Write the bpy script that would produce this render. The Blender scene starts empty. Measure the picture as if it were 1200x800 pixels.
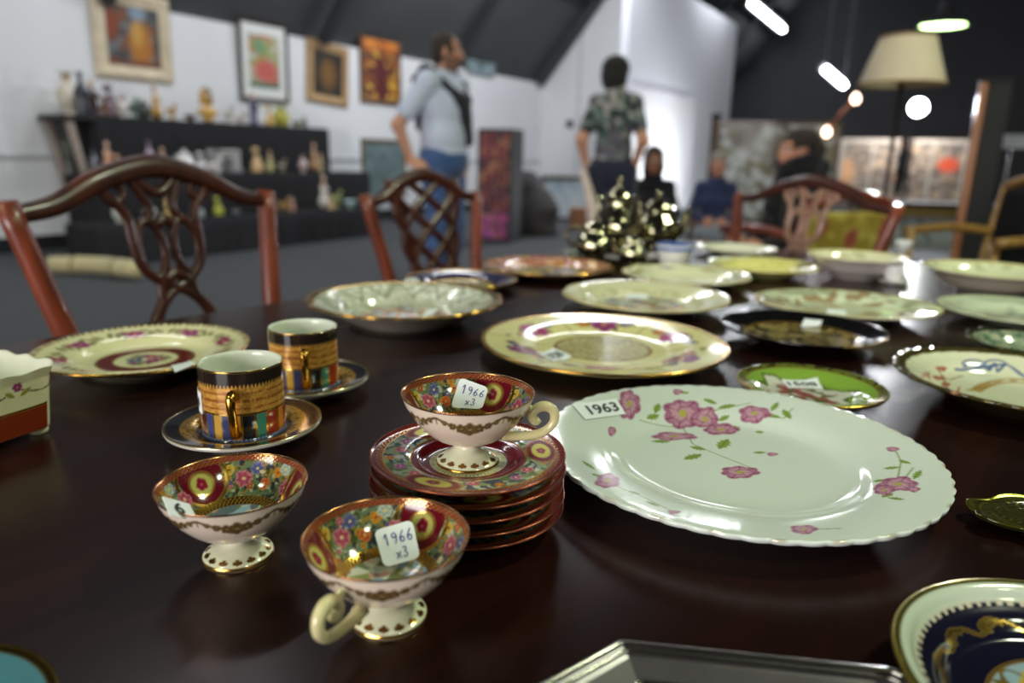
import bpy, math, random
import numpy as np
from mathutils import Vector, Matrix

random.seed(7)
rng = np.random.default_rng(7)
scene = bpy.context.scene
COL = scene.collection
PI = math.pi

# ------------------------------------------------------------------ camera
CAM = np.array([0.0, 0.0, 0.985])
YAW, PITCH, ROLL, FPX = math.radians(31), math.radians(14.4), math.radians(1.3), 850.0
_f = np.array([-math.sin(YAW)*math.cos(PITCH), math.cos(YAW)*math.cos(PITCH), -math.sin(PITCH)])
_r0 = np.array([math.cos(YAW), math.sin(YAW), 0.0])
_u0 = np.cross(_r0, _f)
_r = _r0*math.cos(ROLL) + _u0*math.sin(ROLL)
_u = _u0*math.cos(ROLL) - _r0*math.sin(ROLL)
cd = bpy.data.cameras.new('camera'); cam = bpy.data.objects.new('camera', cd); COL.objects.link(cam)
cam.matrix_world = Matrix(((_r[0], _u[0], -_f[0], CAM[0]), (_r[1], _u[1], -_f[1], CAM[1]), (_r[2], _u[2], -_f[2], CAM[2]), (0, 0, 0, 1)))
cd.sensor_width = 36.0; cd.lens = 36.0*FPX/1200.0; cd.clip_start = 0.02; cd.clip_end = 120
cd.dof.use_dof = True; cd.dof.focus_distance = 0.47; cd.dof.aperture_fstop = 4.2
scene.camera = cam

# ------------------------------------------------------------------ world, exposure
world = bpy.data.worlds.new('world'); scene.world = world; world.use_nodes = True
world.node_tree.nodes['Background'].inputs[0].default_value = (0.55, 0.6, 0.7, 1)
world.node_tree.nodes['Background'].inputs[1].default_value = 0.15
vs = scene.view_settings
vs.view_transform = 'Standard'; vs.look = 'None'; vs.gamma = 1.0; vs.use_curve_mapping = False
vs.exposure = 0.0

# ------------------------------------------------------------------ lights of the hall
def look(o, tgt):
    d = Vector(tgt) - o.location
    o.rotation_euler = d.to_track_quat('-Z', 'Y').to_euler()
def area(name, loc, size, power, color, tgt=None, sizey=None, parent=None):
    l = bpy.data.lights.new(name, 'AREA'); l.energy = power; l.color = color
    l.shape = 'RECTANGLE' if sizey else 'DISK'; l.size = size
    if sizey: l.size_y = sizey
    o = bpy.data.objects.new(name, l); COL.objects.link(o); o.location = loc
    if tgt is not None: look(o, tgt)
    return o
def spot(name, loc, tgt, power, color, deg, blend=0.4, rad=0.06):
    l = bpy.data.lights.new(name, 'SPOT'); l.energy = power; l.color = color
    l.spot_size = math.radians(deg); l.spot_blend = blend; l.shadow_soft_size = rad
    o = bpy.data.objects.new(name, l); COL.objects.link(o); o.location = loc; look(o, tgt)
    return o
GREEN = (0.90, 1.0, 0.72); COOL = (0.93, 0.96, 1.0); WARM = (1.0, 0.86, 0.72)
# high-bay lamps hung under the ridge, out of the frame above the tables
for i, (x, y, p) in enumerate(((1.6, 2.6, 125), (-1.4, -2.6, 44), (3.6, -0.5, 56))):
    area('high_bay_light', (x, y, 4.4), 0.55, p, GREEN, (x, y, 0))
# fluorescent rows along the left slope of the roof, washing the left wall
for y, p in ((2.2, 74), (6.0, 76), (9.8, 178)):
    area('tube_row_light', (-4.2, y, 4.9), 2.4, p, COOL, (-6.6, y, 0.6), 0.25)
# front fill light added behind the camera, given the form of window daylight
area('added_front_fill', (-0.6, -5.85, 1.75), 3.4, 300, (1.0, 0.95, 0.94), (-0.8, 0, 1.35), 2.0)
for y in (15.5, 19.5):
    area('tube_row_light', (-4.6, y, 4.6), 2.0, 60, COOL, (-3.4, y, 0.2), 0.2)

# ------------------------------------------------------------------ helpers
def P(px, py, z=None, x=None, y=None, dist=None):
    """a point of the place behind a pixel of the photograph, on a plane or at a ground distance"""
    d = _f*FPX + _r*(px-600) - _u*(py-400)
    if z is not None: s = (z-CAM[2])/d[2]
    elif x is not None: s = (x-CAM[0])/d[0]
    elif y is not None: s = (y-CAM[1])/d[1]
    else: s = dist/math.hypot(d[0], d[1])
    return CAM + d*s
def Pplane(px, py, p0, n):
    d = _f*FPX + _r*(px-600) - _u*(py-400)
    return CAM + d*(np.dot(np.array(p0)-CAM, n)/np.dot(d, n))

def lin(c):
    c = np.asarray(c, float)/255.0
    return np.where(c <= 0.04045, c/12.92, ((c+0.055)/1.055)**2.4)
def L4(c): return tuple(lin(c)) + (1.0,)

_m = {}
def mat(name, rgb, rough=0.5, metal=0.0, coat=0.0, var=0.12, scale=8.0, bump=0.0, emit=None, power=0.0, trans=0.0, alpha=1.0, sheen=0.0):
    if name in _m: return _m[name]
    m = bpy.data.materials.new(name); m.use_nodes = True; nt = m.node_tree
    b = nt.nodes['Principled BSDF']
    b.inputs['Roughness'].default_value = rough; b.inputs['Metallic'].default_value = metal
    b.inputs['Coat Weight'].default_value = coat; b.inputs['Coat Roughness'].default_value = 0.05
    b.inputs['Transmission Weight'].default_value = trans; b.inputs['Sheen Weight'].default_value = sheen
    tc = nt.nodes.new('ShaderNodeTexCoord'); n = nt.nodes.new('ShaderNodeTexNoise'); r = nt.nodes.new('ShaderNodeValToRGB')
    n.inputs['Scale'].default_value = scale; n.inputs['Detail'].default_value = 4
    nt.links.new(tc.outputs['Object'], n.inputs['Vector']); nt.links.new(n.outputs['Fac'], r.inputs[0])
    c = lin(rgb); r.color_ramp.elements[0].position = 0.3; r.color_ramp.elements[1].position = 0.7
    r.color_ramp.elements[0].color = tuple(c*(1-var)) + (1,); r.color_ramp.elements[1].color = tuple(np.minimum(c*(1+var), 1)) + (1,)
    nt.links.new(r.outputs[0], b.inputs['Base Color'])
    if bump:
        bp = nt.nodes.new('ShaderNodeBump'); bp.inputs['Strength'].default_value = bump; bp.inputs['Distance'].default_value = 0.01
        nt.links.new(n.outputs['Fac'], bp.inputs['Height']); nt.links.new(bp.outputs[0], b.inputs['Normal'])
    if emit is not None:
        b.inputs['Emission Color'].default_value = tuple(emit) + (1,); b.inputs['Emission Strength'].default_value = power
    _m[name] = m; return m
def mat_col(name, rough=0.12, coat=0.3, gold_rough=0.22, spec=0.5):
    """glaze or paint whose print is stored on the mesh: colour in Col, gilding in its alpha"""
    if name in _m: return _m[name]
    m = bpy.data.materials.new(name); m.use_nodes = True; nt = m.node_tree; b = nt.nodes['Principled BSDF']
    a = nt.nodes.new('ShaderNodeAttribute'); a.attribute_name = 'Col'
    nt.links.new(a.outputs['Color'], b.inputs['Base Color'])
    inv = nt.nodes.new('ShaderNodeMath'); inv.operation = 'SUBTRACT'; inv.inputs[0].default_value = 1.0
    nt.links.new(a.outputs['Alpha'], inv.inputs[1]); nt.links.new(inv.outputs[0], b.inputs['Metallic'])
    mr = nt.nodes.new('ShaderNodeMapRange'); mr.inputs['To Min'].default_value = rough; mr.inputs['To Max'].default_value = gold_rough
    nt.links.new(inv.outputs[0], mr.inputs['Value']); nt.links.new(mr.outputs[0], b.inputs['Roughness'])
    b.inputs['Coat Weight'].default_value = coat; b.inputs['Coat Roughness'].default_value = 0.04
    b.inputs['Specular IOR Level'].default_value = spec
    _m[name] = m; return m
def wood(name, c1, c2, rough=0.3, scale=3.0, coat=0.3, stretch=(1, 12, 12)):
    if name in _m: return _m[name]
    m = bpy.data.materials.new(name); m.use_nodes = True; nt = m.node_tree; b = nt.nodes['Principled BSDF']
    tc = nt.nodes.new('ShaderNodeTexCoord'); mp = nt.nodes.new('ShaderNodeMapping'); mp.inputs['Scale'].default_value = stretch
    n = nt.nodes.new('ShaderNodeTexNoise'); n.inputs['Scale'].default_value = scale; n.inputs['Detail'].default_value = 6; n.inputs['Distortion'].default_value = 0.6
    r = nt.nodes.new('ShaderNodeValToRGB'); r.color_ramp.elements[0].position = 0.32; r.color_ramp.elements[1].position = 0.68
    r.color_ramp.elements[0].color = L4(c1); r.color_ramp.elements[1].color = L4(c2)
    nt.links.new(tc.outputs['Object'], mp.inputs[0]); nt.links.new(mp.outputs[0], n.inputs['Vector'])
    nt.links.new(n.outputs['Fac'], r.inputs[0]); nt.links.new(r.outputs[0], b.inputs['Base Color'])
    b.inputs['Roughness'].default_value = rough; b.inputs['Coat Weight'].default_value = coat; b.inputs['Coat Roughness'].default_value = 0.08
    _m[name] = m; return m

def tag(o, label=None, cat=None, group=None, kind=None):
    if label: o['label'] = label
    if cat: o['category'] = cat
    if group: o['group'] = group
    if kind: o['kind'] = kind
    return o
def empty(name, loc=(0, 0, 0), rz=0.0):
    o = bpy.data.objects.new(name, None); COL.objects.link(o); o.location = [float(v) for v in loc]; o.rotation_euler = (0, 0, rz)
    o.empty_display_size = 0.05; return o
def mk(name, V, F, m, parent=None, col=None, smooth=True, loc=None, rz=None):
    """one mesh object from vertices and faces (an (n,4) array or a list); col = (n,4) colours"""
    me = bpy.data.meshes.new(name); V = np.asarray(V, np.float32).reshape(-1, 3)
    if isinstance(F, np.ndarray):
        F = F.astype(np.int32); k = F.shape[1]; nf = len(F)
        me.vertices.add(len(V)); me.vertices.foreach_set('co', V.ravel())
        me.loops.add(nf*k); me.loops.foreach_set('vertex_index', F.ravel())
        me.polygons.add(nf); me.polygons.foreach_set('loop_start', np.arange(0, nf*k, k, dtype=np.int32))
        me.update(calc_edges=True)
    else:
        me.from_pydata(V.tolist(), [], F); me.update()
    if smooth: me.polygons.foreach_set('use_smooth', np.ones(len(me.polygons), bool))
    if col is not None:
        a = me.color_attributes.new('Col', 'FLOAT_COLOR', 'POINT')
        a.data.foreach_set('color', np.ascontiguousarray(col, np.float32).ravel())
    me.materials.append(m)
    o = bpy.data.objects.new(name, me); COL.objects.link(o)
    if parent is not None: o.parent = parent
    if loc is not None: o.location = [float(v) for v in loc]
    if rz is not None: o.rotation_euler = (0, 0, rz)
    return o
def copy_tree(o, parent=None):
    c = o.copy(); COL.objects.link(c); c.parent = parent
    for ch in o.children: copy_tree(ch, c)
    return c
def join(parts):
    V = []; F = []; n = 0
    for v, f in parts:
        v = np.asarray(v, float).reshape(-1, 3); V.append(v); F += [tuple(int(i)+n for i in q) for q in (f.tolist() if isinstance(f, np.ndarray) else f)]; n += len(v)
    return np.concatenate(V), F
def box(x0, x1, y0, y1, z0, z1):
    V = [(x, y, z) for z in (z0, z1) for y in (y0, y1) for x in (x0, x1)]
    return np.array(V, float), [(0, 2, 3, 1), (4, 5, 7, 6), (0, 1, 5, 4), (2, 6, 7, 3), (0, 4, 6, 2), (1, 3, 7, 5)]
def bbox(x0, x1, y0, y1, z0, z1, b=0.005):
    """box with chamfered edges"""
    V = []; 
    for z in (z0, z1):
        for y in (y0, y1):
            for x in (x0, x1):
                sx = 1 if x == x0 else -1; sy = 1 if y == y0 else -1; sz = 1 if z == z0 else -1
                V += [(x+sx*b, y+sy*b, z), (x+sx*b, y, z+sz*b), (x, y+sy*b, z+sz*b)]
    i = lambda x, y, z, k: (z*4+y*2+x)*3+k
    F = [(i(0,0,0,0), i(0,1,0,0), i(1,1,0,0), i(1,0,0,0)), (i(0,0,1,0), i(1,0,1,0), i(1,1,1,0), i(0,1,1,0)),
         (i(0,0,0,1), i(1,0,0,1), i(1,0,1,1), i(0,0,1,1)), (i(0,1,0,1), i(0,1,1,1), i(1,1,1,1), i(1,1,0,1)),
         (i(0,0,0,2), i(0,0,1,2), i(0,1,1,2), i(0,1,0,2)), (i(1,0,0,2), i(1,1,0,2), i(1,1,1,2), i(1,0,1,2))]
    for x in (0, 1):
        for y in (0, 1): F.append((i(x,y,0,1), i(x,y,0,2), i(x,y,1,2), i(x,y,1,1)))
        for z in (0, 1): F.append((i(x,0,z,0), i(x,0,z,2), i(x,1,z,2), i(x,1,z,0)))
    for y in (0, 1):
        for z in (0, 1): F.append((i(0,y,z,0), i(0,y,z,1), i(1,y,z,1), i(1,y,z,0)))
    for x in (0, 1):
        for y in (0, 1):
            for z in (0, 1): F.append((i(x,y,z,0), i(x,y,z,1), i(x,y,z,2)))
    return np.array(V, float), F
def catmull(pts, n, closed=False):
    p = np.asarray(pts, float)
    if closed: q = np.concatenate([p[-1:], p, p[:2]]); m = len(p)
    else: q = np.concatenate([2*p[:1]-p[1:2], p, 2*p[-1:]-p[-2:-1]]); m = len(p)-1
    t = np.linspace(0, m, n, endpoint=not closed); k = np.minimum(t.astype(int), m-1); s = (t-k)[:, None]
    a, b, c, d = q[k], q[k+1], q[k+2], q[k+3]
    return 0.5*((2*b)+(-a+c)*s+(2*a-5*b+4*c-d)*s**2+(-a+3*b-3*c+d)*s**3)
def resample(pts, n):
    p = np.asarray(pts, float); s = np.concatenate([[0], np.cumsum(np.linalg.norm(np.diff(p, axis=0), axis=1))])
    t = np.linspace(0, s[-1], n); return np.stack([np.interp(t, s, p[:, i]) for i in range(p.shape[1])], 1)
def lathe(prof, seg, rmod=None):
    """prof (m,2) radius,height -> vertices, quads, r and theta arrays; rmod(r,z,th) returns radius"""
    prof = np.asarray(prof, float); m = len(prof); th = np.linspace(0, 2*PI, seg, endpoint=False)
    R = np.repeat(prof[:, :1], seg, 1); Z = np.repeat(prof[:, 1:], seg, 1); T = np.repeat(th[None], m, 0)
    if rmod is not None: R, Z = rmod(R, Z, T)
    V = np.stack([R*np.cos(T), R*np.sin(T), Z], -1).reshape(-1, 3)
    i = np.arange(m-1)[:, None]*seg; j = np.arange(seg)[None]; k = (j+1) % seg
    F = np.stack([i+j, i+k, i+seg+k, i+seg+j], -1).reshape(-1, 4)
    return V, F, R.ravel(), T.ravel()
def tube(path, rad, seg=10, closed=False, flat=1.0, cap=True, up=None):
    """round or flattened sweep along a path; rad a number or one per point"""
    p = np.asarray(path, float); n = len(p); rad = np.broadcast_to(np.asarray(rad, float), (n,))
    if closed: t = np.roll(p, -1, 0)-np.roll(p, 1, 0)
    else: t = np.gradient(p, axis=0)
    t /= np.linalg.norm(t, axis=1)[:, None]+1e-12
    if up is None:
        up = np.array([0, 0, 1.0]) if abs(t[:, 2]).mean() < 0.8 else np.array([0, 1.0, 0])
    up = np.asarray(up, float)
    a = np.cross(t, up); a /= np.linalg.norm(a, axis=1)[:, None]+1e-12; b = np.cross(a, t)
    th = np.linspace(0, 2*PI, seg, endpoint=False)
    V = p[:, None]+rad[:, None, None]*(a[:, None]*np.cos(th)[None, :, None]+flat*b[:, None]*np.sin(th)[None, :, None])
    V = V.reshape(-1, 3); F = []
    for i in range(n if closed else n-1):
        for j in range(seg):
            k = (j+1) % seg; i2 = (i+1) % n
            F.append((i*seg+j, i*seg+k, i2*seg+k, i2*seg+j))
    if cap and not closed:
        F.append(tuple(range(seg))[::-1]); F.append(tuple((n-1)*seg+j for j in range(seg)))
    return V, F

# ---- print on glaze
def sstep(e0, e1, x):
    t = np.clip((x-e0)/(e1-e0+1e-12), 0, 1); return t*t*(3-2*t)
_nd = [(rng.normal(size=2), rng.uniform(0, 6.28)) for _ in range(14)]
def noise2(x, y, s):
    """cheap blotchy noise in -1..1, feature size s"""
    o = np.zeros_like(x)
    for i, (d, ph) in enumerate(_nd): o += np.sin((x*d[0]+y*d[1])*5/s+ph+1.7*np.sin((x*d[1]-y*d[0])*2.3/s+i))
    return o/5.0
class Paint:
    def __init__(s, x, y, base):
        s.x = x; s.y = y; s.n = len(x); s.c = np.ones((s.n, 4)); s.c[:, :3] = lin(base)
    def put(s, mask, rgb, gold=False):
        m = np.clip(mask, 0, 1)[:, None]; s.c[:, :3] = s.c[:, :3]*(1-m)+np.atleast_2d(lin(rgb))*m
        s.c[:, 3] = s.c[:, 3]*(1-m[:, 0])+(0.0 if gold else 1.0)*m[:, 0]
    def ring(s, r, r0, r1, rgb, soft=0.0004, gold=False, amt=1.0):
        s.put(amt*sstep(r0-soft, r0+soft, r)*(1-sstep(r1-soft, r1+soft, r)), rgb, gold)
    def local(s, c, ux, uy):
        """coordinates of every vertex in the frame c, ux, uy"""
        det = ux[0]*uy[1]-ux[1]*uy[0]; dx = s.x-c[0]; dy = s.y-c[1]
        return (dx*uy[1]-dy*uy[0])/det, (ux[0]*dy-ux[1]*dx)/det
    def flower(s, c, ux, uy, pal, n=6, rot=0.0, core=True):
        a, b = s.local(c, ux, uy); rho = np.hypot(a, b); ph = np.arctan2(b, a)+rot
        lobes = 0.80+0.20*np.abs(np.cos(ph*n/2))**0.7+0.06*np.sin(3*ph+1.3*rot)
        q = rho/lobes; m = 1-sstep(0.9, 1.05, q)
        if m.max() <= 0: return
        s.put(m, pal[1])
        s.put(m*sstep(0.55, 0.95, q)*0.85, pal[0])
        s.put(m*(1-sstep(0.10, 0.34, np.abs(np.sin(ph*n/2))))*sstep(0.2, 0.6, q)*0.7, pal[2])
        s.put(m*np.clip(np.sin(q*11+2*ph), 0, 1)*0.5*(1-sstep(.7, .9, q)), pal[2])
        if core: s.put(1-sstep(0.16, 0.26, rho), pal[3])
    def oval(s, c, ux, uy, rgb, gold=False, soft=0.12, amt=1.0):
        a, b = s.local(c, ux, uy); s.put(amt*(1-sstep(1-soft, 1+soft, np.hypot(a, b))), rgb, gold)
    def leaf(s, c, ang, ln, w, rgb):
        ca, sa = math.cos(ang), math.sin(ang); a = ((s.x-c[0])*ca+(s.y-c[1])*sa)/ln; b = (-(s.x-c[0])*sa+(s.y-c[1])*ca)/w
        env = np.clip(1-a*a, 0, 1)*(1+0.25*np.cos(a*14))
        s.put((1-sstep(0.8, 1.0, np.abs(b)/(env+1e-6)))*(np.abs(a) < 1), rgb)
        s.put((np.abs(b) < 0.12)*(np.abs(a) < 0.8)*0.5, np.array(rgb)*0.7)
    def line(s, pts, w, rgb, gold=False):
        p = np.asarray(pts, float); d = np.full(s.n, 1e9)
        for u, v in zip(p[:-1], p[1:]):
            e = v-u; t = np.clip(((s.x-u[0])*e[0]+(s.y-u[1])*e[1])/(e@e+1e-15), 0, 1)
            d = np.minimum(d, np.hypot(s.x-u[0]-t*e[0], s.y-u[1]-t*e[1]))
        s.put(1-sstep(w*0.6, w*1.3, d), rgb, gold)
    def blotch(s, mask, cols, size, seed=0.0):
        """a patchwork of colours inside a mask, like a small painted scene or a dense floral band"""
        for i, c in enumerate(cols):
            v = noise2(s.x+seed+i*0.37, s.y-seed*1.3+i*0.91, size)
            s.put(mask*sstep(0.15, 0.45, v), c)
PINK = ((160, 80, 124), (204, 154, 176), (128, 46, 88), (184, 172, 92))
ROSE = ((214, 140, 150), (188, 84, 110), (120, 30, 62), (226, 190, 150))
PURP = ((176, 96, 150), (152, 64, 118), (84, 30, 74), (206, 140, 90))
GOLD = (214, 168, 78)

# ------------------------------------------------------------------ the hall
XL, ZL, SL = -7.5, 2.38, 1.2           # left wall, its height, slope of the roof
XRID, XR = -0.5, 6.5
YB, YF = -6.0, 25.0
ZR = ZL+SL*(XRID-XL)
def struct(name, parts, m, parent=None, smooth=False):
    V, F = parts if isinstance(parts, tuple) else join(parts)
    o = mk(name, V, F, m, parent, smooth=smooth)
    if parent is None: o['kind'] = 'structure'
    return o
M_wall = mat('white_wall_paint', (222, 223, 226), 0.75, var=0.03, scale=1.3)
M_part = mat('partition_white_paint', (226, 228, 236), 0.7, var=0.02, scale=1.0)
M_roof = mat('dark_roof_lining', (80, 82, 84), 0.85, var=0.15, scale=0.8)
M_beam = mat('roof_beam_paint', (52, 54, 57), 0.6, var=0.12)
M_floor = mat('grey_carpet', (68, 70, 74), 0.95, var=0.2, scale=60, bump=0.3)
M_black = mat('black_base_paint', (24, 24, 26), 0.6)
M_darkwall = mat('dark_wall_paint', (58, 59, 64), 0.8, var=0.1, scale=1.0)
struct('floor', box(XL, XR, YB, YF, -0.1, 0.0), M_floor)
struct('wall_left', box(XL-0.12, XL, YB, YF, 0, ZL), M_wall)
struct('baseboard_left', box(XL, XL+0.02, YB, 13.44, 0, 0.14), M_black)
struct('trim_1', bbox(XL, XL+0.025, YB, 13.44, 0.86, 0.90, 0.004), mat('dado_rail_paint', (196, 198, 202), 0.6))
ceil = struct('ceiling', [([(XL-0.12, YB, ZL), (XRID, YB, ZR), (XRID, YF, ZR), (XL-0.12, YF, ZL), (XL-0.12, YB, ZL+.12), (XRID, YB, ZR+.12), (XRID, YF, ZR+.12), (XL-0.12, YF, ZL+.12)],
   [(0, 1, 2, 3), (7, 6, 5, 4), (0, 3, 7, 4), (1, 5, 6, 2), (0, 4, 5, 1), (3, 2, 6, 7)]),
   ([(XRID, YB, ZR), (XR+0.12, YB, ZL), (XR+0.12, YF, ZL), (XRID, YF, ZR), (XRID, YB, ZR+.12), (XR+0.12, YB, ZL+.12), (XR+0.12, YF, ZL+.12), (XRID, YF, ZR+.12)],
   [(0, 1, 2, 3), (7, 6, 5, 4), (1, 5, 6, 2), (0, 4, 5, 1), (3, 2, 6, 7)])], M_roof)
def roof_bar(a, b, w, h, nm):
    """a beam under the left roof slope between two (x, y) points"""
    za = ZL+SL*(a[0]-XL); zb = ZL+SL*(b[0]-XL)
    A = np.array([a[0], a[1], za]); B = np.array([b[0], b[1], zb]); d = (B-A)/np.linalg.norm(B-A)
    n = np.array([SL, 0, -1.0]); n /= np.linalg.norm(n); s = np.cross(d, n)
    V = [p+s*sx*w/2+n*nz for p in (A, B) for nz in (0.001, h) for sx in (-1, 1)]
    mk(nm, V, [(0, 1, 3, 2), (4, 6, 7, 5), (0, 4, 5, 1), (2, 3, 7, 6), (0, 2, 6, 4), (1, 5, 7, 3)], M_beam, ceil, smooth=False)
for y in np.arange(-4.2, 25, 2.9): roof_bar((XL+.02, y), (XRID, y), 0.14, 0.11, 'rafter')
for x in np.arange(-6.2, -0.6, 1.55): roof_bar((x, YB), (x, YF), 0.07, 0.09, 'purlin')
gable = lambda y0, y1: ([(XL, y, 0) for y in (y0, y1)]+[(XL, y, ZL) for y in (y0, y1)]+[(XRID, y, ZR) for y in (y0, y1)]+[(XR, y, ZL) for y in (y0, y1)]+[(XR, y, 0) for y in (y0, y1)],
   [(0, 2, 4, 6, 8), (1, 9, 7, 5, 3), (0, 1, 3, 2), (2, 3, 5, 4), (4, 5, 7, 6), (6, 7, 9, 8), (8, 9, 1, 0)])
struct('wall_far', gable(YF, YF+0.12), M_darkwall)
struct('wall_back', gable(YB-0.12, YB), M_darkwall)
struct('wall_right', box(XR, XR+0.12, YB, YF, 0, ZL), M_darkwall)
w1 = struct('added_window_1', [bbox(-2.4, 1.2, YB+.001, YB+.05, z-.04, z+.04, .005) for z in (.7, 1.75, 2.8)]+[bbox(x-.04, x+.04, YB+.001, YB+.05, .7, 2.8, .005) for x in (-2.4, -1.2, 0, 1.2)], mat('window_frame_paint', (210, 210, 210), .6))  # unseen window added in the back wall to carry the front fill
for x in (-2.4, -1.2, 0):
    for z in (.74, 1.79):
        V, F = box(x+.04, x+1.16, YB+.01, YB+.018, z, z+.97); mk('pane', V, F, mat('fill_glow_glass', (240, 244, 250), .2, emit=(1.0, .97, .96), power=3.0), w1, smooth=False)
# white end wall up to the roof, with a seam strip, and the white partition box in front of it
YE, XP = 13.45, -4.8
zr = lambda x: ZL+SL*(x-XL)-0.005
struct('wall_end', ([(XL, y, 0) for y in (YE, YE+.1)]+[(XL, y, zr(XL)) for y in (YE, YE+.1)]+[(XP-.14, y, zr(XP-.14)) for y in (YE, YE+.1)]+[(XP-.14, y, 0) for y in (YE, YE+.1)],
   [(0, 2, 4, 6), (1, 7, 5, 3), (0, 1, 3, 2), (2, 3, 5, 4), (4, 5, 7, 6), (6, 7, 1, 0)]), M_wall)
ps = P(677, 150, y=YE)
struct('trim_2', bbox(ps[0]-.02, ps[0]+.02, YE-.02, YE, 0.0, min(4.2, zr(ps[0])-.05), .004), mat('seam_strip_paint', (190, 190, 194), 0.6))
struct('wall_partition', box(XP-0.12, XP, 11.3, 17.4, 0, 3.9), M_part)
ph = P(667, 145, y=YE-.03)
hk = empty('wall_fitting', (ph[0], YE, ph[2])); tag(hk, 'small round black fitting on the white end wall', 'fitting')
V, F, _, _ = lathe([(0.001, .05), (.05, .05), (.075, .03), (.08, 0), (.001, 0)], 20); V = V[:, [0, 2, 1]]*[1, -1, 1]
mk('plate', V, F, M_black, hk)
V, F, _, _ = lathe([(0.001, .11), (.025, .10), (.03, .08), (.015, .06), (.015, .04)], 14); V = V[:, [0, 2, 1]]*[1, -1, 1]
mk('knob', V, F, M_black, hk)

# bright white board on the partition, lit by a spotlight on the rafters
b0 = P(742, 104, x=XP+.04); b1 = P(814, 112, x=XP+.04); zt = 0.5*(b0[2]+b1[2])
wb = empty('display_board', (XP+.003, 0.5*(b0[1]+b1[1]), 0)); hw = 0.5*(b1[1]-b0[1])
tag(wb, 'brightly lit plain white board standing against the white partition', 'board')
V, F = bbox(0, 0.03, -hw, hw, 0.02, zt, .006); mk('panel', V, F, mat('board_white', (244, 244, 248), .6, var=.01), wb, smooth=False)
V, F = join([bbox(-.001, .045, s*hw-.02, s*hw+.02, 0.0, zt+.02, .004) for s in (-1, 1)]+[bbox(-.001, .045, -hw, hw, zt, zt+.03, .004)])
mk('edge_frame', V, F, mat('board_edge', (214, 210, 224), .5), wb, smooth=False)
yc_ = 0.5*(b0[1]+b1[1])
ff = empty('floor_floodlight', (XP+1.5, yc_-.3, 0)); tag(ff, 'low floodlight on the floor aimed at the white board', 'light')
V, F = bbox(-.05, .05, -.3, .3, .12, .30, .015); mk('lamp_head', V, F, M_black, ff, smooth=False)
V, F = join([bbox(-.04, .04, s*.31-.01, s*.31+.01, 0, .24, .003) for s in (-1, 1)]+[bbox(-.1, .1, -.32, .32, 0, .015, .003)]); mk('bracket', V, F, M_black, ff, smooth=False)
V, F = bbox(-.058, -.051, -.28, .28, .14, .28, .002); mk('lens', V, F, mat('floor_flood_glow', (255, 255, 255), .3, emit=(.95, .96, 1.0), power=8), ff, smooth=False)
area('floor_flood_light', (XP+1.42, yc_-.3, .22), .14, 85, COOL, (XP, yc_-.2, 1.0), .55)

# lamps in view -----------------------------------------------------------
v3_ = lambda *a: np.array(a, float)
rz = lambda x: (ZL+SL*(min(x, 2*XRID-x)-XL))
M_glow = mat('tube_glow', (255, 255, 255), .4, emit=(0.92, 0.97, 1.0), power=32)
M_lampgrey = mat('lamp_housing', (120, 122, 125), .4, metal=.6)
def strip_light(pa, pb, label, off=0.22, dist=None):
    n = np.array([-SL, 0, 1.0]); p0 = np.array([XL, 0, ZL])-n/np.linalg.norm(n)*off
    A, B = (P(*pa, dist=dist), P(*pb, dist=dist+.6)) if dist else (Pplane(*pa, p0, n), Pplane(*pb, p0, n)); c = (A+B)/2
    t = empty('fluorescent_light', c); tag(t, label, 'light', 'fluorescent strip lights on the roof slope')
    V, F = tube([A-c, B-c], 0.07, 12); mk('tube', V, F, M_glow, t)
    nn = -n/np.linalg.norm(n); d = (B-A)/np.linalg.norm(B-A); s = np.cross(d, nn)
    V = [q+s*w*.13-nn*(h) for q in (A-c-d*.06, B-c+d*.06) for h, w in ((0.04, -1), (0.04, 1), (.12, .5), (.12, -.5))]
    mk('housing', V, [(0, 1, 2, 3), (7, 6, 5, 4), (0, 4, 5, 1), (1, 5, 6, 2), (2, 6, 7, 3), (3, 7, 4, 0)], M_lampgrey, t, smooth=False)
    for q in (A-c, B-c):
        V, F = tube([q+v3_(0, 0, .09), v3_(q[0], q[1], rz(q[0]+c[0])-c[2]-.01)], 0.012, 8); mk('hanger', V, F, M_lampgrey, t)
    return A, B
strip_light((881, 4), (917, 34), 'bright fluorescent strip high above the white partition')
strip_light((967, 81), (989, 100), 'smaller fluorescent strip beside the beige lampshade', dist=19.5)
def pendant(name, loc, label, r=0.28, col=(0.62, 1.0, 0.40), power=11, top=None):
    t = empty(name, loc); tag(t, label, 'light', 'high-bay pendant lamps')
    V, F, _, _ = lathe([(.04, .34), (.07, .30), (.09, .16), (r*.8, .06), (r, 0), (r-.01, 0), (r*.78, .05), (.085, .14), (.001, .15)], 28)
    mk('reflector', V, F, M_lampgrey, t)
    V, F, _, _ = lathe([(.001, -.005), (r*.5, .0), (r*.86, .012), (r*.8, .03), (.001, .04)], 28)
    mk('lens', V, F, mat('lens_glow_%d' % power, (255, 255, 255), .3, emit=col, power=power), t)
    V, F = tube([(0, 0, .33), (0, 0, top-loc[2])], .008, 8); mk('cord', V, F, M_black, t)
rz = lambda x: (ZL+SL*(min(x, 2*XRID-x)-XL))
g = P(1105, 31, dist=12.5); pendant('pendant_lamp', g, 'green-tinted high-bay lamp glowing in the dark roof', r=.33, power=11, top=rz(g[0]))
spot('pendant_beam', (g[0], g[1], g[2]-.05), (g[0], g[1], 0), 300, GREEN, 110, .6, .2)
for x, y, lb in ((1.6, 2.6, 'over the far end of the table'), (-1.4, -2.6, 'behind the table'), (3.6, -0.5, 'to the side of the table')):
    pendant('pendant_lamp', (x, y, 4.42), 'high-bay lamp hanging '+lb, power=6, top=rz(x))
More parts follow.
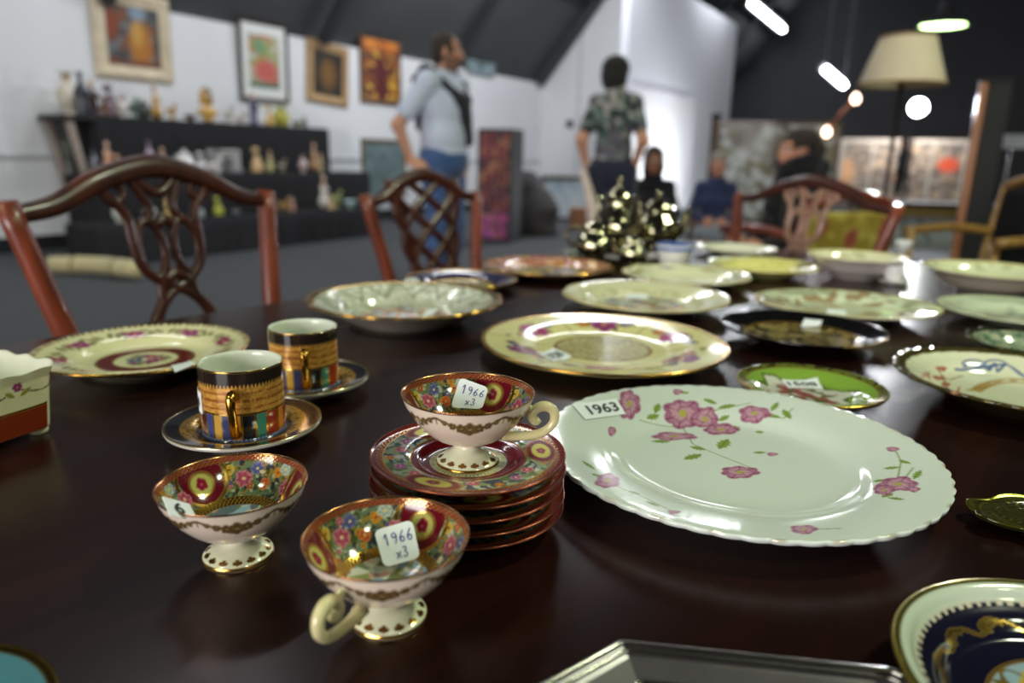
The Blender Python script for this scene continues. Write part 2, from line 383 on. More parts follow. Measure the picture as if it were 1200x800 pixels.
# white floodlight on a stand
fl = P(1076, 126, dist=11.0); t = empty('floodlight', (fl[0], fl[1], 0)); tag(t, 'blazing white floodlight on a tripod stand at the far stalls', 'light')
dirc = np.array([-fl[0], -fl[1], 0]); dirc /= np.linalg.norm(dirc); t.rotation_euler = (0, 0, math.atan2(dirc[1], dirc[0])-PI/2)
V, F, _, _ = lathe([(.001, -.1), (.09, -.09), (.15, -.02), (.16, .04), (.145, .04), (.12, -.01), (.001, -.02)], 28); V *= .7; mk('lamp_head', V[:, [0, 2, 1]]*[-1, 1, 1]+[0, 0, fl[2]], F, M_black, t)
V, F, _, _ = lathe([(.001, .05), (.10, .045), (.143, .035), (.12, .02), (.001, .02)], 28); V *= .7; mk('lens', V[:, [0, 2, 1]]*[-1, 1, 1]+[0, 0, fl[2]], F, mat('flood_glow', (255, 255, 255), .3, emit=(.96, .97, 1.0), power=60), t)
V, F = tube([(0, -.03, .5), (0, -.03, fl[2]-.13)], .018, 10); mk('pole', V, F, M_black, t)
for k in range(3):
    a = k*2*PI/3+.4; V, F = tube([(0, -.03, .75), (.45*math.cos(a), -.03+.45*math.sin(a), .012)], .012, 8); mk('leg', V, F, M_black, t)
spot('flood_beam', tuple(fl+dirc*.12), (0.5, 0.5, .9), 420, COOL, 120, .5, .12)
# a pipe under the roof; its glowing ends stand in for warm reflections
ca = P(1003, 114, dist=12.0); cb = P(969, 153, dist=12.0); c = (ca+cb)/2
t = empty('glint_rail', c); tag(t, 'slanting copper rail with a glowing reflection spot at each end', 'light')
V, F = tube([ca-c, cb-c], .022, 10); mk('rail', V, F, mat('copper_tube', (190, 120, 90), .3, metal=.9), t)
for q in (ca-c, cb-c):
    V, F, _, _ = lathe([(.001, -.09), (.04, -.075), (.06, -.03), (.045, .015), (.02, .05), (.001, .06)], 16); mk('glint', V+q, F, mat('warm_glint_glow', (255, 240, 220), .3, emit=(1.0, .72, .55), power=7), t)
V, F = tube([ca-c, ca-c+np.array([0, 0, rz(ca[0])-ca[2]])], .006, 6); mk('cord', V, F, M_black, t)

# ------------------------------------------------------------------ the table
TZ = 0.76
TO = np.array([-0.915, 0.44]); TA = math.radians(-8.4)     # a point of its left edge, its turn
ta = np.array([-math.sin(TA), math.cos(TA)]); tn = np.array([math.cos(TA), math.sin(TA)])
tc = TO+0.45*ta+0.62*tn
M_top = wood('mahogany_top', (24, 9, 7), (40, 16, 11), rough=0.24, scale=2.2, coat=0.0, stretch=(14, 1, 10))
_m['mahogany_top'].node_tree.nodes['Principled BSDF'].inputs['Specular IOR Level'].default_value = 0.28
M_mah = wood('mahogany', (70, 28, 18), (108, 46, 28), rough=0.28, scale=3, coat=0.4, stretch=(9, 9, 1.2))
tab = empty('dining_table', (tc[0], tc[1], 0), TA); tag(tab, 'long dark polished mahogany table covered with china', 'table')
HL, HW = 1.17, 0.62
V, F = bbox(-HW, HW, -HL, HL, TZ-.026, TZ, .006); mk('tabletop', V, F, M_top, tab, smooth=False)
for s in (-1, 1):
    V, F = bbox(s*(HW-.10)-.012, s*(HW-.10)+.012, -HL+.1, HL-.1, TZ-.125, TZ-.026, .003); mk('apron', V, F, M_mah, tab, smooth=False)
    V, F = bbox(-HW+.115, HW-.115, s*(HL-.10)-.012, s*(HL-.10)+.012, TZ-.125, TZ-.026, .003); mk('apron', V, F, M_mah, tab, smooth=False)
    for q in (-1, 1):
        V, F, _, _ = lathe(resample([(.001, 0), (.02, 0), (.026, .02), (.02, .06), (.03, .12), (.036, .4), (.042, .55), (.03, .57), (.045, .6), (.045, TZ-.026), (.001, TZ-.026)], 40), 20)
        mk('leg', V+[s*(HW-.2), q*(HL-.42), 0], F, M_mah, tab)

# ------------------------------------------------------------------ china
M_china = mat_col('glazed_china', 0.12, 0.25)
M_gilt = mat('gilding', (212, 162, 70), 0.22, metal=1.0, var=.1, scale=200)
M_paper = mat('sticker_paper', (240, 244, 247), 0.6, var=.02)
M_ink = mat('black_ink', (22, 26, 34), .6, var=.0)
M_blueink = mat('blue_ink', (70, 74, 150), .6, var=.05)

def plate_profile(R, H, well=.62, floor=.006, lip=.0):
    f = floor
    return catmull([(0.0003, f), (.3*R, f), ((well-.08)*R, f+.0004), (well*R, f+.0025), ((well+.07)*R, f+.45*(H-f)), ((well+.16)*R, f+.66*(H-f)), (.93*R, H-.0012+lip*.3), (R, H+lip)], 200)
PXF = {}
def plate(label, c, R, H, paint, base=(226, 224, 206), under=None, well=.62, nr=80, seg=240, scallop=None, oval=1.0, rz=0.0, rim=None,
          foot=.5, name='plate', cat='plate', prof=None, floor=.006, lip=0.0, group=None, z0=TZ, thick=.0035):
    """a plate with printed glaze; returns the object, its top-surface height function and world-to-local map"""
    top = resample(plate_profile(R, H, well, floor, lip) if prof is None else catmull(prof, 200), nr)
    zt = top[-1, 1]
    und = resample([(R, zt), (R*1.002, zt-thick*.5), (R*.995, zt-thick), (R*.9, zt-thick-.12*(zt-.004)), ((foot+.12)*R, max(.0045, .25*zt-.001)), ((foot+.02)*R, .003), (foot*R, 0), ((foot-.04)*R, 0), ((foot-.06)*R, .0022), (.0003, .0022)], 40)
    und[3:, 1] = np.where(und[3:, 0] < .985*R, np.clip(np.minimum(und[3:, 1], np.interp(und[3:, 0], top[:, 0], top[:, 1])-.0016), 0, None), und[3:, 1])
    pr = np.concatenate([top, und[1:]]); nt_ = nr
    def rmod(r, z, th):
        k = 1.0
        if scallop:
            n, a = scallop[:2]; w = np.clip((r/R-.72)/.28, 0, 1)**1.5
            k = 1+a*w*(np.abs(np.cos(n*th/2))*2-1.0); z = z+w*a*R*(scallop[2] if len(scallop) > 2 else 0)*np.cos(n*th)
        return r*k, z
    V, F, r, th = lathe(pr, seg, rmod); V[:, 1] *= oval
    nTop = nt_*seg
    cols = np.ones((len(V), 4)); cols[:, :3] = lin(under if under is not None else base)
    pt = Paint(V[:nTop, 0], V[:nTop, 1]/1.0, base); pt.r = r[:nTop]; pt.th = th[:nTop]; pt.z = V[:nTop, 2]; pt.R = R
    cr, sr = math.cos(rz), math.sin(rz)
    def toloc(w): dx, dy = w[0]-c[0], w[1]-c[1]; return np.array([dx*cr+dy*sr, -dx*sr+dy*cr])
    def px(a, b, h=None):
        zz = H*.5
        for _ in range(12):
            q = toloc(P(a, b, z=z0+zz)); zz = .5*zz+.5*np.interp(np.hypot(q[0], q[1]/oval), top[:, 0], top[:, 1])
        return q
    pt.px = px
    if paint: paint(pt)
    cols[:nTop] = pt.c
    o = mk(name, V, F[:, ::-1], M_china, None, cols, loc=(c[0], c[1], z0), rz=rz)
    tag(o, label, cat, group)
    if rim:
        a = np.linspace(0, 2*PI, seg, endpoint=False); k = np.ones(seg)
        rr, zz = rmod(np.full(seg, R), np.full(seg, zt-thick*.35), a)
        V, F2 = tube(np.stack([rr*np.cos(a), rr*np.sin(a)*oval, zz], 1), rim[0], 6, closed=True); mk('gilt_rim', V, F2, rim[1] if len(rim) > 1 else M_gilt, o)
    o['x'] = 0; del o['x']; PXF[o.name] = px
    o_h = lambda x, y: np.interp(np.hypot(x, y/oval), top[:, 0], top[:, 1])
    return o, o_h, toloc

# ---- stickers and lettering
def text_mesh(s):
    cu = bpy.data.curves.new('t', 'FONT'); cu.body = s; cu.resolution_u = 4; cu.fill_mode = 'FRONT' if hasattr(cu, 'fill_mode') else cu.fill_mode
    cu.offset = 0.022
    ob = bpy.data.objects.new('t', cu); COL.objects.link(ob)
    me = bpy.data.meshes.new_from_object(ob.evaluated_get(bpy.context.evaluated_depsgraph_get()))
    V = np.array([v.co[:2] for v in me.vertices]); F = [tuple(p.vertices) for p in me.polygons]
    bpy.data.objects.remove(ob); bpy.data.curves.remove(cu); bpy.data.meshes.remove(me)
    V -= V.min(0); V /= V.max(0); return V, F
STROKES = {'1': [[(.15, .7), (.5, 1), (.5, 0)]], '9': [[(.8, .75), (.5, 1), (.2, .75), (.5, .5), (.8, .75), (.75, .3), (.5, 0)]],
  '6': [[(.75, 1), (.35, .6), (.2, .25), (.5, 0), (.8, .25), (.5, .5), (.25, .3)]], 'x': [[(.1, .6), (.8, 0)], [(.8, .6), (.1, 0)]],
  '3': [[(.15, .9), (.5, 1), (.75, .78), (.45, .55), (.8, .28), (.5, 0), (.1, .12)]]}
def stroke_mesh(lines, w=.028):
    """handwriting: lines of (string, x, y, height) on the unit square"""
    V = []; F = []
    for s, x0, y0, h in lines:
        x = x0
        for ch in s:
            for st in STROKES[ch]:
                p = catmull(np.array(st)*[h*.62, h]+[x, y0], 14 if len(st) > 2 else 4)
                t = np.gradient(p, axis=0); t /= np.linalg.norm(t, axis=1)[:, None]+1e-9; n = np.stack([-t[:, 1], t[:, 0]], 1)*w/2
                b = len(V); V += (p+n).tolist()+(p-n).tolist(); m = len(p)
                F += [(b+i, b+i+1, b+m+i+1, b+m+i) for i in range(m-1)]
            x += h*.66
    return np.array(V), F
def bil(q, uv):
    """unit square -> quad q (bottom-left, bottom-right, top-right, top-left)"""
    u, v = uv[:, :1], uv[:, 1:]; q = [np.asarray(a, float) for a in q]
    return q[0]*(1-u)*(1-v)+q[1]*u*(1-v)+q[2]*u*v+q[3]*(1-u)*v
def rounded_sq(rad=.14, n=5):
    o = []
    for cx, cy, a0 in ((1-rad, rad, -PI/2), (1-rad, 1-rad, 0), (rad, 1-rad, PI/2), (rad, rad, PI)):
        o += [(cx+rad*math.cos(a0+i*PI/2/n), cy+rad*math.sin(a0+i*PI/2/n)) for i in range(n+1)]
    return np.array(o)
def plate_sticker(o, hfun, toloc, corners, z0h, text=None, box_=(.1, .2, .9, .8), z0=TZ):
    """paper sticker lying on the glaze; corners = 4 pixels (bl, br, tr, tl)"""
    q = [PXF[o.name](a, b) for a, b in corners]
    g = np.stack(np.meshgrid(np.linspace(0, 1, 13), np.linspace(0, 1, 7)), -1).reshape(-1, 2)
    def lift(uv, e):
        xy = bil(q, uv); return np.concatenate([xy, (hfun(xy[:, 0], xy[:, 1])+e)[:, None]], 1)
    top = lift(g, .0011); bot = lift(g, .0006); nf = len(g)
    F = [(i*13+j, i*13+j+1, (i+1)*13+j+1, (i+1)*13+j) for i in range(6) for j in range(12)]
    ed = list(range(13))+[12+13*i for i in range(1, 7)]+list(range(6*13+11, 6*13-1, -1))+[13*i for i in range(5, 0, -1)]
    Fs = F+[tuple(nf+i for i in f[::-1]) for f in F]+[(ed[i], nf+ed[i], nf+ed[(i+1) % len(ed)], ed[(i+1) % len(ed)]) for i in range(len(ed))]
    st = mk('price_sticker', np.concatenate([top, bot]), Fs, M_paper, o, smooth=False)
    if text:
        uv, F = text_mesh(text); uv = uv*[box_[2]-box_[0], box_[3]-box_[1]]+[box_[0], box_[1]]
        mk('lettering', lift(uv, .0014), F, M_ink, st, smooth=False)
    return st
def plane_sticker(o, inv, corners, p0, n, hand=None, text=None, box_=(.1, .2, .9, .8), rot=None, rad=.16):
    """paper sticker in a slanted plane; inv = world-to-local matrix of its thing"""
    n = np.asarray(n, float); n /= np.linalg.norm(n); q = [Pplane(a, b, p0, n) for a, b in corners]
    loc = lambda w: np.array([inv @ Vector(v) for v in w])
    uv = rounded_sq(rad); a = bil(q, uv); m = len(uv)
    V = loc(np.concatenate([a, a-n*.0004])); F = [tuple(range(m)), tuple(range(2*m-1, m-1, -1))]+[(i, m+i, m+(i+1) % m, (i+1) % m) for i in range(m)]
    st = mk('price_sticker', V, F, M_paper, o, smooth=False)
    if hand: uv, F = stroke_mesh(hand); mk('handwriting', loc(bil(q, uv)+n*.0004), F, M_blueink, st, smooth=False)
    if text:
        uv, F = text_mesh(text)
        if rot: uv = np.stack([uv[:, 1], 1-uv[:, 0]], 1) if rot > 0 else np.stack([1-uv[:, 1], uv[:, 0]], 1)
        uv = uv*[box_[2]-box_[0], box_[3]-box_[1]]+[box_[0], box_[1]]
        mk('lettering', loc(bil(q, uv)+n*.0004), F, M_ink, st, smooth=False)
    return st
def aff(pt, px, py, a, b, ang=0.0, h=None):
    """a local frame on the plate spanned by a pixels across and b pixels up"""
    c = pt.px(px, py, h); ca, sa = math.cos(ang), math.sin(ang)
    return c, pt.px(px+a*ca, py-a*sa, h)-c, pt.px(px-b*sa, py-b*ca, h)-c

# big scalloped plate with pink anemones -------------------------------------
def paint_big(pt):
    lf = (134, 160, 74)
    for st in (((750, 492), (790, 500), (840, 480), (880, 472)), ((800, 500), (812, 520), (835, 530), (880, 548)), ((884, 485), (918, 490), (930, 478)), ((1050, 570), (1056, 540), (1048, 525)), ((1048, 575), (1070, 548)), ((712, 565), (760, 585), (790, 600)), ((942, 620), (985, 619))):
        pt.line([pt.px(*q) for q in st], .0006, (150, 160, 110))
    for (x, y, a, ln, w) in ((765, 488, .3, 8, 5), (770, 478, 1.2, 6, 4), (832, 470, -.4, 9, 4), (852, 476, .2, 11, 4), (848, 490, .5, 8, 5), (905, 487, -.2, 10, 4), (922, 485, -.9, 8, 4), (908, 476, .9, 7, 3), (775, 517, 0, 12, 3.5), (818, 525, -.2, 10, 4), (848, 520, .8, 8, 5), (812, 535, .3, 11, 4.5), (890, 506, .1, 5, 3), (890, 530, .05, 8, 2.5), (857, 500, .0, 10, 3),
            (1030, 563, .15, 8, 3), (1045, 548, .1, 10, 3), (1060, 541, -.3, 8, 3), (1075, 556, .9, 7, 3), (1050, 584, -.1, 10, 3), (1040, 580, .4, 7, 3), (742, 577, -.3, 9, 2.5), (765, 590, -.4, 9, 2.5), (690, 545, -.6, 10, 2.5), (700, 557, -.3, 8, 2.5), (803, 460, .1, 5, 2.5)):
        c = pt.px(x, y); e = pt.px(x+ln*math.cos(a), y-ln*math.sin(a))-c; g = pt.px(x, y-w)-c
        A = math.atan2(e[1], e[0]); pt.leaf(c, A, np.linalg.norm(e), np.linalg.norm(g)*.55, lf)
    for (x, y, a, b, n, rt) in ((737, 473, 14, 17, 7, .4), (800, 484, 24, 17, 7, 0), (826, 491, 17, 15, 6, 1), (845, 503, 22, 8, 6, 2), (884, 484, 20, 9, 6, .3), (790, 511, 28, 5, 5, .5), (867, 553, 24, 7.5, 7, .2), (712, 563, 15, 9, 6, .7), (1052, 567, 26, 9, 6, .9), (1036, 574, 14, 6, 5, 0), (942, 620, 17, 5.5, 5, 0), (717, 505, 5, 6, 3, 0), (794, 459, 6, 3.5, 3, 0), (905, 532, 7, 2.2, 3, 0), (1046, 526, 8, 3, 3, 0), (1071, 573, 8, 3.5, 4, 0), (790, 600, 8, 2.5, 3, 0)):
        pt.flower(*aff(pt, x, y, a, b), PINK, n, rt, core=a > 12)
    pt.put(.35*sstep(.75, 1, np.sin(26*pt.th)*.5+.5)*sstep(.985, 1.0, pt.r/pt.R), GOLD, True)
big, hb, lb = plate('large white scalloped plate with pink anemones and a 1963 sticker', (-.116, .519), .141, .021, paint_big, base=(222, 229, 221), well=.60, nr=170, seg=640, scallop=(56, .0055, .12))
plate_sticker(big, hb, lb, ((686, 492.5), (733, 486), (722, 468), (670, 475)), .017, '1963', (.22, .2, .92, .8))

# cream plate with gold medallion ------------------------------------------
def paint_cream(pt):
    R = pt.R; r, th = pt.r, pt.th
    k = np.abs(((th+.112)/(2*PI)*6) % 1-.5)
    pt.put((k < .018)*(r > .36*R)*(r < .97*R)*.8*(np.sin(r*900) > -.6), (140, 124, 70))
    for i in range(6):
        a = i*PI/3+math.radians(53.6); ca, sa = math.cos(a), math.sin(a); rr = .70*R
        c = np.array([rr*ca, rr*sa]); ra = np.array([ca, sa]); ta_ = np.array([-sa, ca])
        for j, (dr, dt, s) in enumerate(((.0, .14, .05), (.0, -.16, .05), (.08, .08, .045), (-.07, -.1, .045), (.1, -.08, .04), (-.02, .24, .04), (.02, -.26, .04), (.02, .34, .03))):
            pt.leaf(c+ra*dr*R+ta_*dt*R, a+j*1.1, s*R*1.5, s*R*.7, ((112, 118, 62), (96, 96, 84), (150, 132, 92))[j % 3])
        pt.flower(c, ra*.14*R, ta_*.13*R, PURP if i % 2 else ((206, 110, 160), (176, 60, 122), (110, 24, 84), (230, 190, 120)), 6, i)
        pt.flower(c+ta_*.19*R-ra*.03*R, ra*.06*R, ta_*.06*R, ((214, 150, 80), (196, 112, 60), (150, 70, 40), (220, 190, 90)), 5, i)
        pt.flower(c-ta_*.2*R+ra*.01*R, ra*.055*R, ta_*.06*R, ((130, 110, 140), (104, 84, 124), (70, 50, 90), (200, 190, 120)), 5, i)
    m = (r < .385*R)
    pt.put(m*.9, (196, 182, 122))
    pt.put(m*sstep(.0, .5, noise2(pt.x, pt.y, .012))*.8, (150, 132, 74)); pt.put(m*sstep(.1, .5, noise2(pt.x+1, pt.y, .009))*.6, (222, 212, 160))
    pt.put(m*(np.sin(16*th)*np.sin(r*520) > .3)*.5, (140, 116, 60))
    pt.ring(r, .375*R, .405*R, (150, 108, 44), gold=False); pt.ring(r, .965*R, R*1.01, GOLD, gold=True)
crm, hc, lc = plate('cream plate with purple flower sprays around a gold lace medallion', (-.336, .768), .144, .017, paint_cream, base=(232, 222, 158), under=(224, 214, 150), well=.60, nr=130, seg=420, rim=(.0013,))
plate_sticker(crm, hc, lc, ((649, 424.5), (670, 418), (649, 408.5), (629, 414)), .012, '2738', (.12, .25, .88, .75))

# cream plate with crimson ring, far left
def floral(pt, rr, n, size, pals, ph=0, leaf=(116, 118, 70), sp=1.0):
    R = pt.R
    for i in range(n):
        a = i*2*PI/n+ph; ca, sa = math.cos(a), math.sin(a); c = np.array([ca, sa])*rr*R; ra = np.array([ca, sa]); t_ = np.array([-sa, ca])
        for j, (dr, dt) in enumerate(((.02, 1.5), (0, -1.5), (.7, .8), (-.6, -.9), (.7, -.7), (-.5, .8), (.1, 2.2), (0, -2.2))):
            pt.leaf(c+(ra*dr+t_*dt*sp)*size*R, a+PI/2+.5*(j-3), size*R*.9, size*R*.4, np.array(leaf)+(j % 3)*12)
        pt.flower(c, ra*size*R, t_*size*R*1.1, pals[i % len(pals)], 6, i)
        pt.flower(c+(t_*1.2+ra*.3)*size*R, ra*.5*size*R, t_*.5*size*R, pals[(i+1) % len(pals)], 5, i)
def paint_left(pt):
    R = pt.R; r = pt.r
    floral(pt, .76, 8, .085, (PURP, ((196, 96, 140), (160, 50, 100), (96, 22, 60), (210, 160, 90))), .35, (140, 132, 84), 1.3)
    pt.ring(r, .30*R, .455*R, (104, 26, 22)); pt.ring(r, .445*R, .462*R, GOLD, gold=True); pt.ring(r, .295*R, .312*R, GOLD, gold=True)
    floral(pt, .10, 3, .075, (PURP, ROSE, ((120, 140, 176), (90, 104, 150), (60, 64, 110), (220, 200, 120))), 0, (130, 128, 90))
    pt.put(sstep(.93, .96, r/R)*(np.sin(90*pt.th) > -.2)*.8, GOLD, True)
lft, hl, ll = plate('cream plate with purple posies and a crimson ring', (-.715, .435), .104, .021, paint_left, base=(230, 224, 178), under=(220, 214, 180), well=.58, nr=90, seg=300, rim=(.0013,))
plate_sticker(lft, hl, ll, ((205, 437), (228, 428), (222, 423), (200, 431)), .018)

# pale plate with painted scene and gold openwork rim
def paint_e(pt):
    R = pt.R; r = pt.r
    pt.put((r > .60*R)*(r < .93*R)*sstep(-.1, .3, noise2(pt.x, pt.y, .022))*.8, (176, 178, 156)); pt.put((r > .66*R)*(r < .90*R)*sstep(.2, .5, noise2(pt.x+3, pt.y, .017)), (236, 240, 230))
    pt.put((r > .66*R)*(np.abs(np.sin(14*pt.th)-(r/R-.8)*9) < .22)*.7, (120, 118, 88))
    m = 1-sstep(.46, .56, r/R+.05*noise2(pt.x, pt.y, .05)); pt.blotch(m, ((160, 176, 130), (124, 142, 80), (150, 80, 66), (190, 160, 90), (150, 170, 200), (116, 62, 56), (186, 120, 110)), .03, 1.0)
    pt.ring(r, .57*R, .60*R, (140, 146, 116)); pt.ring(r, .92*R, 1.01*R, (196, 164, 82), gold=True)
pe, he, le = plate('deep pale green plate with painted scene and gold rim', (-.628, .759), .131, .034, paint_e, base=(206, 208, 190), under=(196, 186, 170), well=.62, nr=80, seg=300, rim=(.0014,), scallop=(16, .012, .2))
plate_sticker(pe, he, le, ((494, 373), (507, 369), (513, 362), (500, 364)), .008)
# dark blue plate behind it
def paint_v(pt):
    R = pt.R; r = pt.r; pt.ring(r, .60*R, .94*R, (26, 26, 74)); pt.ring(r, .56*R, .62*R, GOLD, gold=True); pt.ring(r, .93*R, 1.01*R, GOLD, gold=True)
    pt.blotch(1-sstep(.5, .56, r/R), ((150, 132, 80), (104, 96, 60), (196, 186, 140)), .03, 2.0)
pv, hv, lv = plate('navy plate with gold rim beside the chair with latticed back', (-.714, 1.014), .095, .019, paint_v, base=(190, 176, 120), under=(40, 38, 60), nr=50, seg=200, rim=(.0014,))
plate_sticker(pv, hv, lv, ((482, 333), (494, 331), (487, 326), (474, 328)), .018)
# rose-brown plate
def paint_f(pt):
    R = pt.R; r = pt.r; pt.blotch((r > .58*R)*1.0, ((176, 110, 84), (222, 170, 130), (190, 140, 60), (170, 92, 92)), .03, 4.0)
    pt.blotch(1-sstep(.52, .56, r/R), ((150, 150, 150), (206, 206, 186), (140, 100, 90), (210, 190, 110), (110, 120, 130)), .035, 5.0)
    pt.ring(r, .55*R, .58*R, GOLD, gold=True); pt.ring(r, .95*R, 1.01*R, (190, 130, 80), gold=True)
plate('rose and gold plate with a painted scene in its centre', (-.671, 1.246), .130, .020, paint_f, base=(206, 160, 136), under=(150, 110, 90), nr=60, seg=220, rim=(.0013,))
# soft cream plates further down the table
def paint_c(pt):
    R = pt.R; r = pt.r; pt.put((r > .58*R)*(r < .72*R)*sstep(-.1, .4, noise2(pt.x, pt.y, .03))*.7, (186, 184, 140))
    pt.blotch((1-sstep(.42, .52, r/R)), ((190, 196, 150), (120, 130, 110), (196, 150, 90), (90, 96, 100)), .04, 6.0)
    pt.put((1-sstep(.1, .24, np.hypot(pt.x+.3*R, pt.y+.1*R)/R))*.6, (170, 190, 210)); pt.ring(r, .97*R, 1.01*R, (206, 176, 110))
pc, hcc, lcc = plate('ivory plate with notched rim and faded landscape centre', (-.395, 1.055), .127, .022, paint_c, base=(228, 224, 184), nr=60, seg=240, scallop=(10, .012, .1))
plate_sticker(pc, hcc, lcc, ((733, 350), (760, 350), (758, 345), (735, 345)), .010)
def paint_t(pt):
    R = pt.R; floral(pt, .8, 7, .06, (((140, 150, 190), (110, 120, 170), (70, 76, 120), (214, 200, 120)), ((214, 196, 110), (190, 166, 80), (150, 120, 50), (220, 210, 140))), .5, (176, 178, 130)); pt.ring(pt.r, .96*R, 1.01*R, (214, 196, 140))
plate('ivory plate with wavy edge and tiny blue posies', (-.412, 1.305), .115, .022, paint_t, base=(228, 226, 190), nr=50, seg=220, scallop=(9, .02, .15))
def paint_s(pt):
    R = pt.R; pt.put((pt.r > .6*R)*sstep(.2, .5, noise2(pt.x, pt.y, .03))*.6, (206, 196, 110)); pt.put(sstep(.8, .9, pt.r/R)*(np.abs(pt.th-3.0) < .9)*(noise2(pt.x, pt.y, .014) > .1), (244, 244, 232))
plate('pale yellow plate with embossed wavy edge', (-.322, 1.515), .108, .024, paint_s, base=(232, 224, 142), nr=50, seg=200, scallop=(12, .018, .2))
plate('plain white plate near the far end of the table', (-.45, 1.80), .097, .020, lambda pt: pt.ring(pt.r, .95*pt.R, 1.01*pt.R, (226, 214, 170)), base=(236, 234, 214), under=(200, 190, 186), nr=40, seg=160)
# oval serving plate and black plate
def paint_g(pt):
    R = pt.R; r = pt.r; pt.put((r > .55*R)*sstep(.15, .5, noise2(pt.x, pt.y, .05))*.75, (150, 156, 120)); pt.put((r > .5*R)*sstep(.35, .6, noise2(pt.x+2, pt.y, .04))*.8, (150, 110, 66))
    pt.blotch((1-sstep(.4, .5, r/R))*.7, ((196, 190, 140), (150, 156, 150), (206, 180, 120)), .05, 9.0); pt.ring(r, .965*R, 1.01*R, (206, 190, 130))
pg, hg, lg = plate('oval pale green serving plate with brown flower sprays', (-.126, 1.195), .134, .020, paint_g, base=(220, 226, 196), nr=70, seg=240, oval=.83, rz=math.radians(26))
plate_sticker(pg, hg, lg, ((968, 368), (992, 370), (990, 364), (970, 362)), .009)
def paint_h(pt):
    R = pt.R; r = pt.r; pt.blotch(1-sstep(.64, .67, r/R), ((120, 104, 58), (86, 70, 44), (156, 138, 84), (74, 66, 50), (132, 110, 66)), .03, 11.0); pt.ring(r, .655*R, .685*R, GOLD, gold=True)
    pt.put(sstep(.93, .95, r/R)*(np.abs(pt.th-5.9) < .55), (214, 176, 96), True)
phh, hh, lh = plate('black plate with olive painted landscape', (-.150, .975), .1015, .019, paint_h, base=(16, 15, 17), under=(14, 13, 15), well=.66, nr=70, seg=240, lip=.001)
# green plate
def paint_m(pt):
    R = pt.R; r = pt.r; pt.put((r > .88*R)*1.0, (98, 108, 44)); pt.put((r > .9*R)*(noise2(pt.x, pt.y, .012) > .1), (170, 148, 66), True)
    c = pt.px(940, 463); q = np.hypot(pt.x-c[0], (pt.y-c[1]))/R; q2 = q+.10*np.sin(7*np.arctan2(pt.y-c[1], pt.x-c[0]))+.05*noise2(pt.x, pt.y, .02)
    pt.put(1-sstep(.68, .72, q2), (92, 112, 48)); pt.put(1-sstep(.60, .64, q2), (214, 212, 200)); pt.blotch((1-sstep(.36, .46, q2)), ((120, 110, 80), (160, 84, 84), (96, 110, 60), (186, 130, 120)), .03, 13.0)
    pt.ring(r, .87*R, .89*R, GOLD, gold=True)
pm, hm, lm = plate('lime green plate with painted roses and a 1508 sticker', (-.098, .729), .0685, .017, paint_m, base=(136, 170, 66), under=(60, 62, 30), nr=90, seg=260, rim=(.001,))
plate_sticker(pm, hm, lm, ((924, 455), (965, 456), (958, 443), (916, 445.5)), .009, '1508', (.08, .25, .9, .78))
plate_sticker(phh, hh, lh, ((938, 383), (961, 382), (964, 376), (943, 374)), .008)
# cream dish with blue bow and brown fluted rim
def paint_n(pt):
    R = pt.R; r = pt.r; th = pt.th; pt.ring(r, .90*R, 1.02*R, (70, 62, 24)); pt.put((r > .90*R)*(np.sin(60*th) > .3)*.7, (120, 104, 46), True)
    for k, (pts) in enumerate((((1105, 440), (1110, 455), (1118, 470), (1098, 462)), ((1098, 430), (1112, 445), (1128, 440)))):
        pt.line([pt.px(*q) for q in pts], .0012, (150, 112, 60))
    for x, y, a, b in ((1103, 432, 7, 3), (1100, 443, 8, 3), (1108, 450, 6, 3), (1118, 462, 6, 3), (1092, 457, 9, 4), (1085, 440, 6, 4)): pt.flower(*aff(pt, x, y, a, b), ((200, 130, 110), (176, 96, 84), (130, 60, 60), (200, 180, 120)), 5, x)
    for cx in (1140, 1166):
        a = np.linspace(0, 2*PI, 16); pt.line([pt.px(cx+12*math.cos(t), 426+4.5*math.sin(t)) for t in a], .0013, (76, 96, 150))
    pt.line([pt.px(1120, 433), pt.px(1150, 428), pt.px(1178, 432), pt.px(1200, 440)], .0014, (76, 96, 150))
    a = np.linspace(-2.6, .4, 18); 
    for s in (1, .86): pt.line([pt.px(1185+52*s*math.cos(t+PI/2*0), 470-26*s*math.sin(-t)) for t in a], .0028, (176, 140, 70))
    for t in a[::2]: pt.leaf(pt.px(1185+50*math.cos(t), 470+25*math.sin(t)), t, .010, .004, (190, 158, 90))
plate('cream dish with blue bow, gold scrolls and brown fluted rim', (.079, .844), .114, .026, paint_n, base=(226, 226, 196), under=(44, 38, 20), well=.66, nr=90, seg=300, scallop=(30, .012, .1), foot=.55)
# pale plates by the right
def paint_o(pt):
    R = pt.R; pt.put((pt.r > .5*R)*(pt.r < .92*R)*sstep(.0, .4, noise2(pt.x, pt.y, .05))*.6, (140, 156, 130)); pt.blotch((1-sstep(.4, .5, pt.r/R))*.8, ((150, 160, 140), (190, 180, 150), (120, 136, 130)), .05, 15.0); pt.ring(pt.r, .96*R, 1.01*R, (200, 206, 160))
plate('pale green plate with grey foliage print', (.105, 1.303), .113, .020, paint_o, base=(206, 216, 188), nr=50, seg=200)
def paint_p(pt):
    R = pt.R; pt.blotch(np.ones(pt.n), ((104, 134, 110), (150, 164, 136), (80, 108, 90), (176, 180, 150)), .02, 17.0); pt.ring(pt.r, .9*R, 1.02*R, (120, 112, 60), gold=True)
plate('small sea green leaf-pattern dish', (.098, 1.07), .066, .019, paint_p, base=(130, 150, 120), under=(70, 76, 50), nr=50, seg=200, scallop=(11, .04, .3))
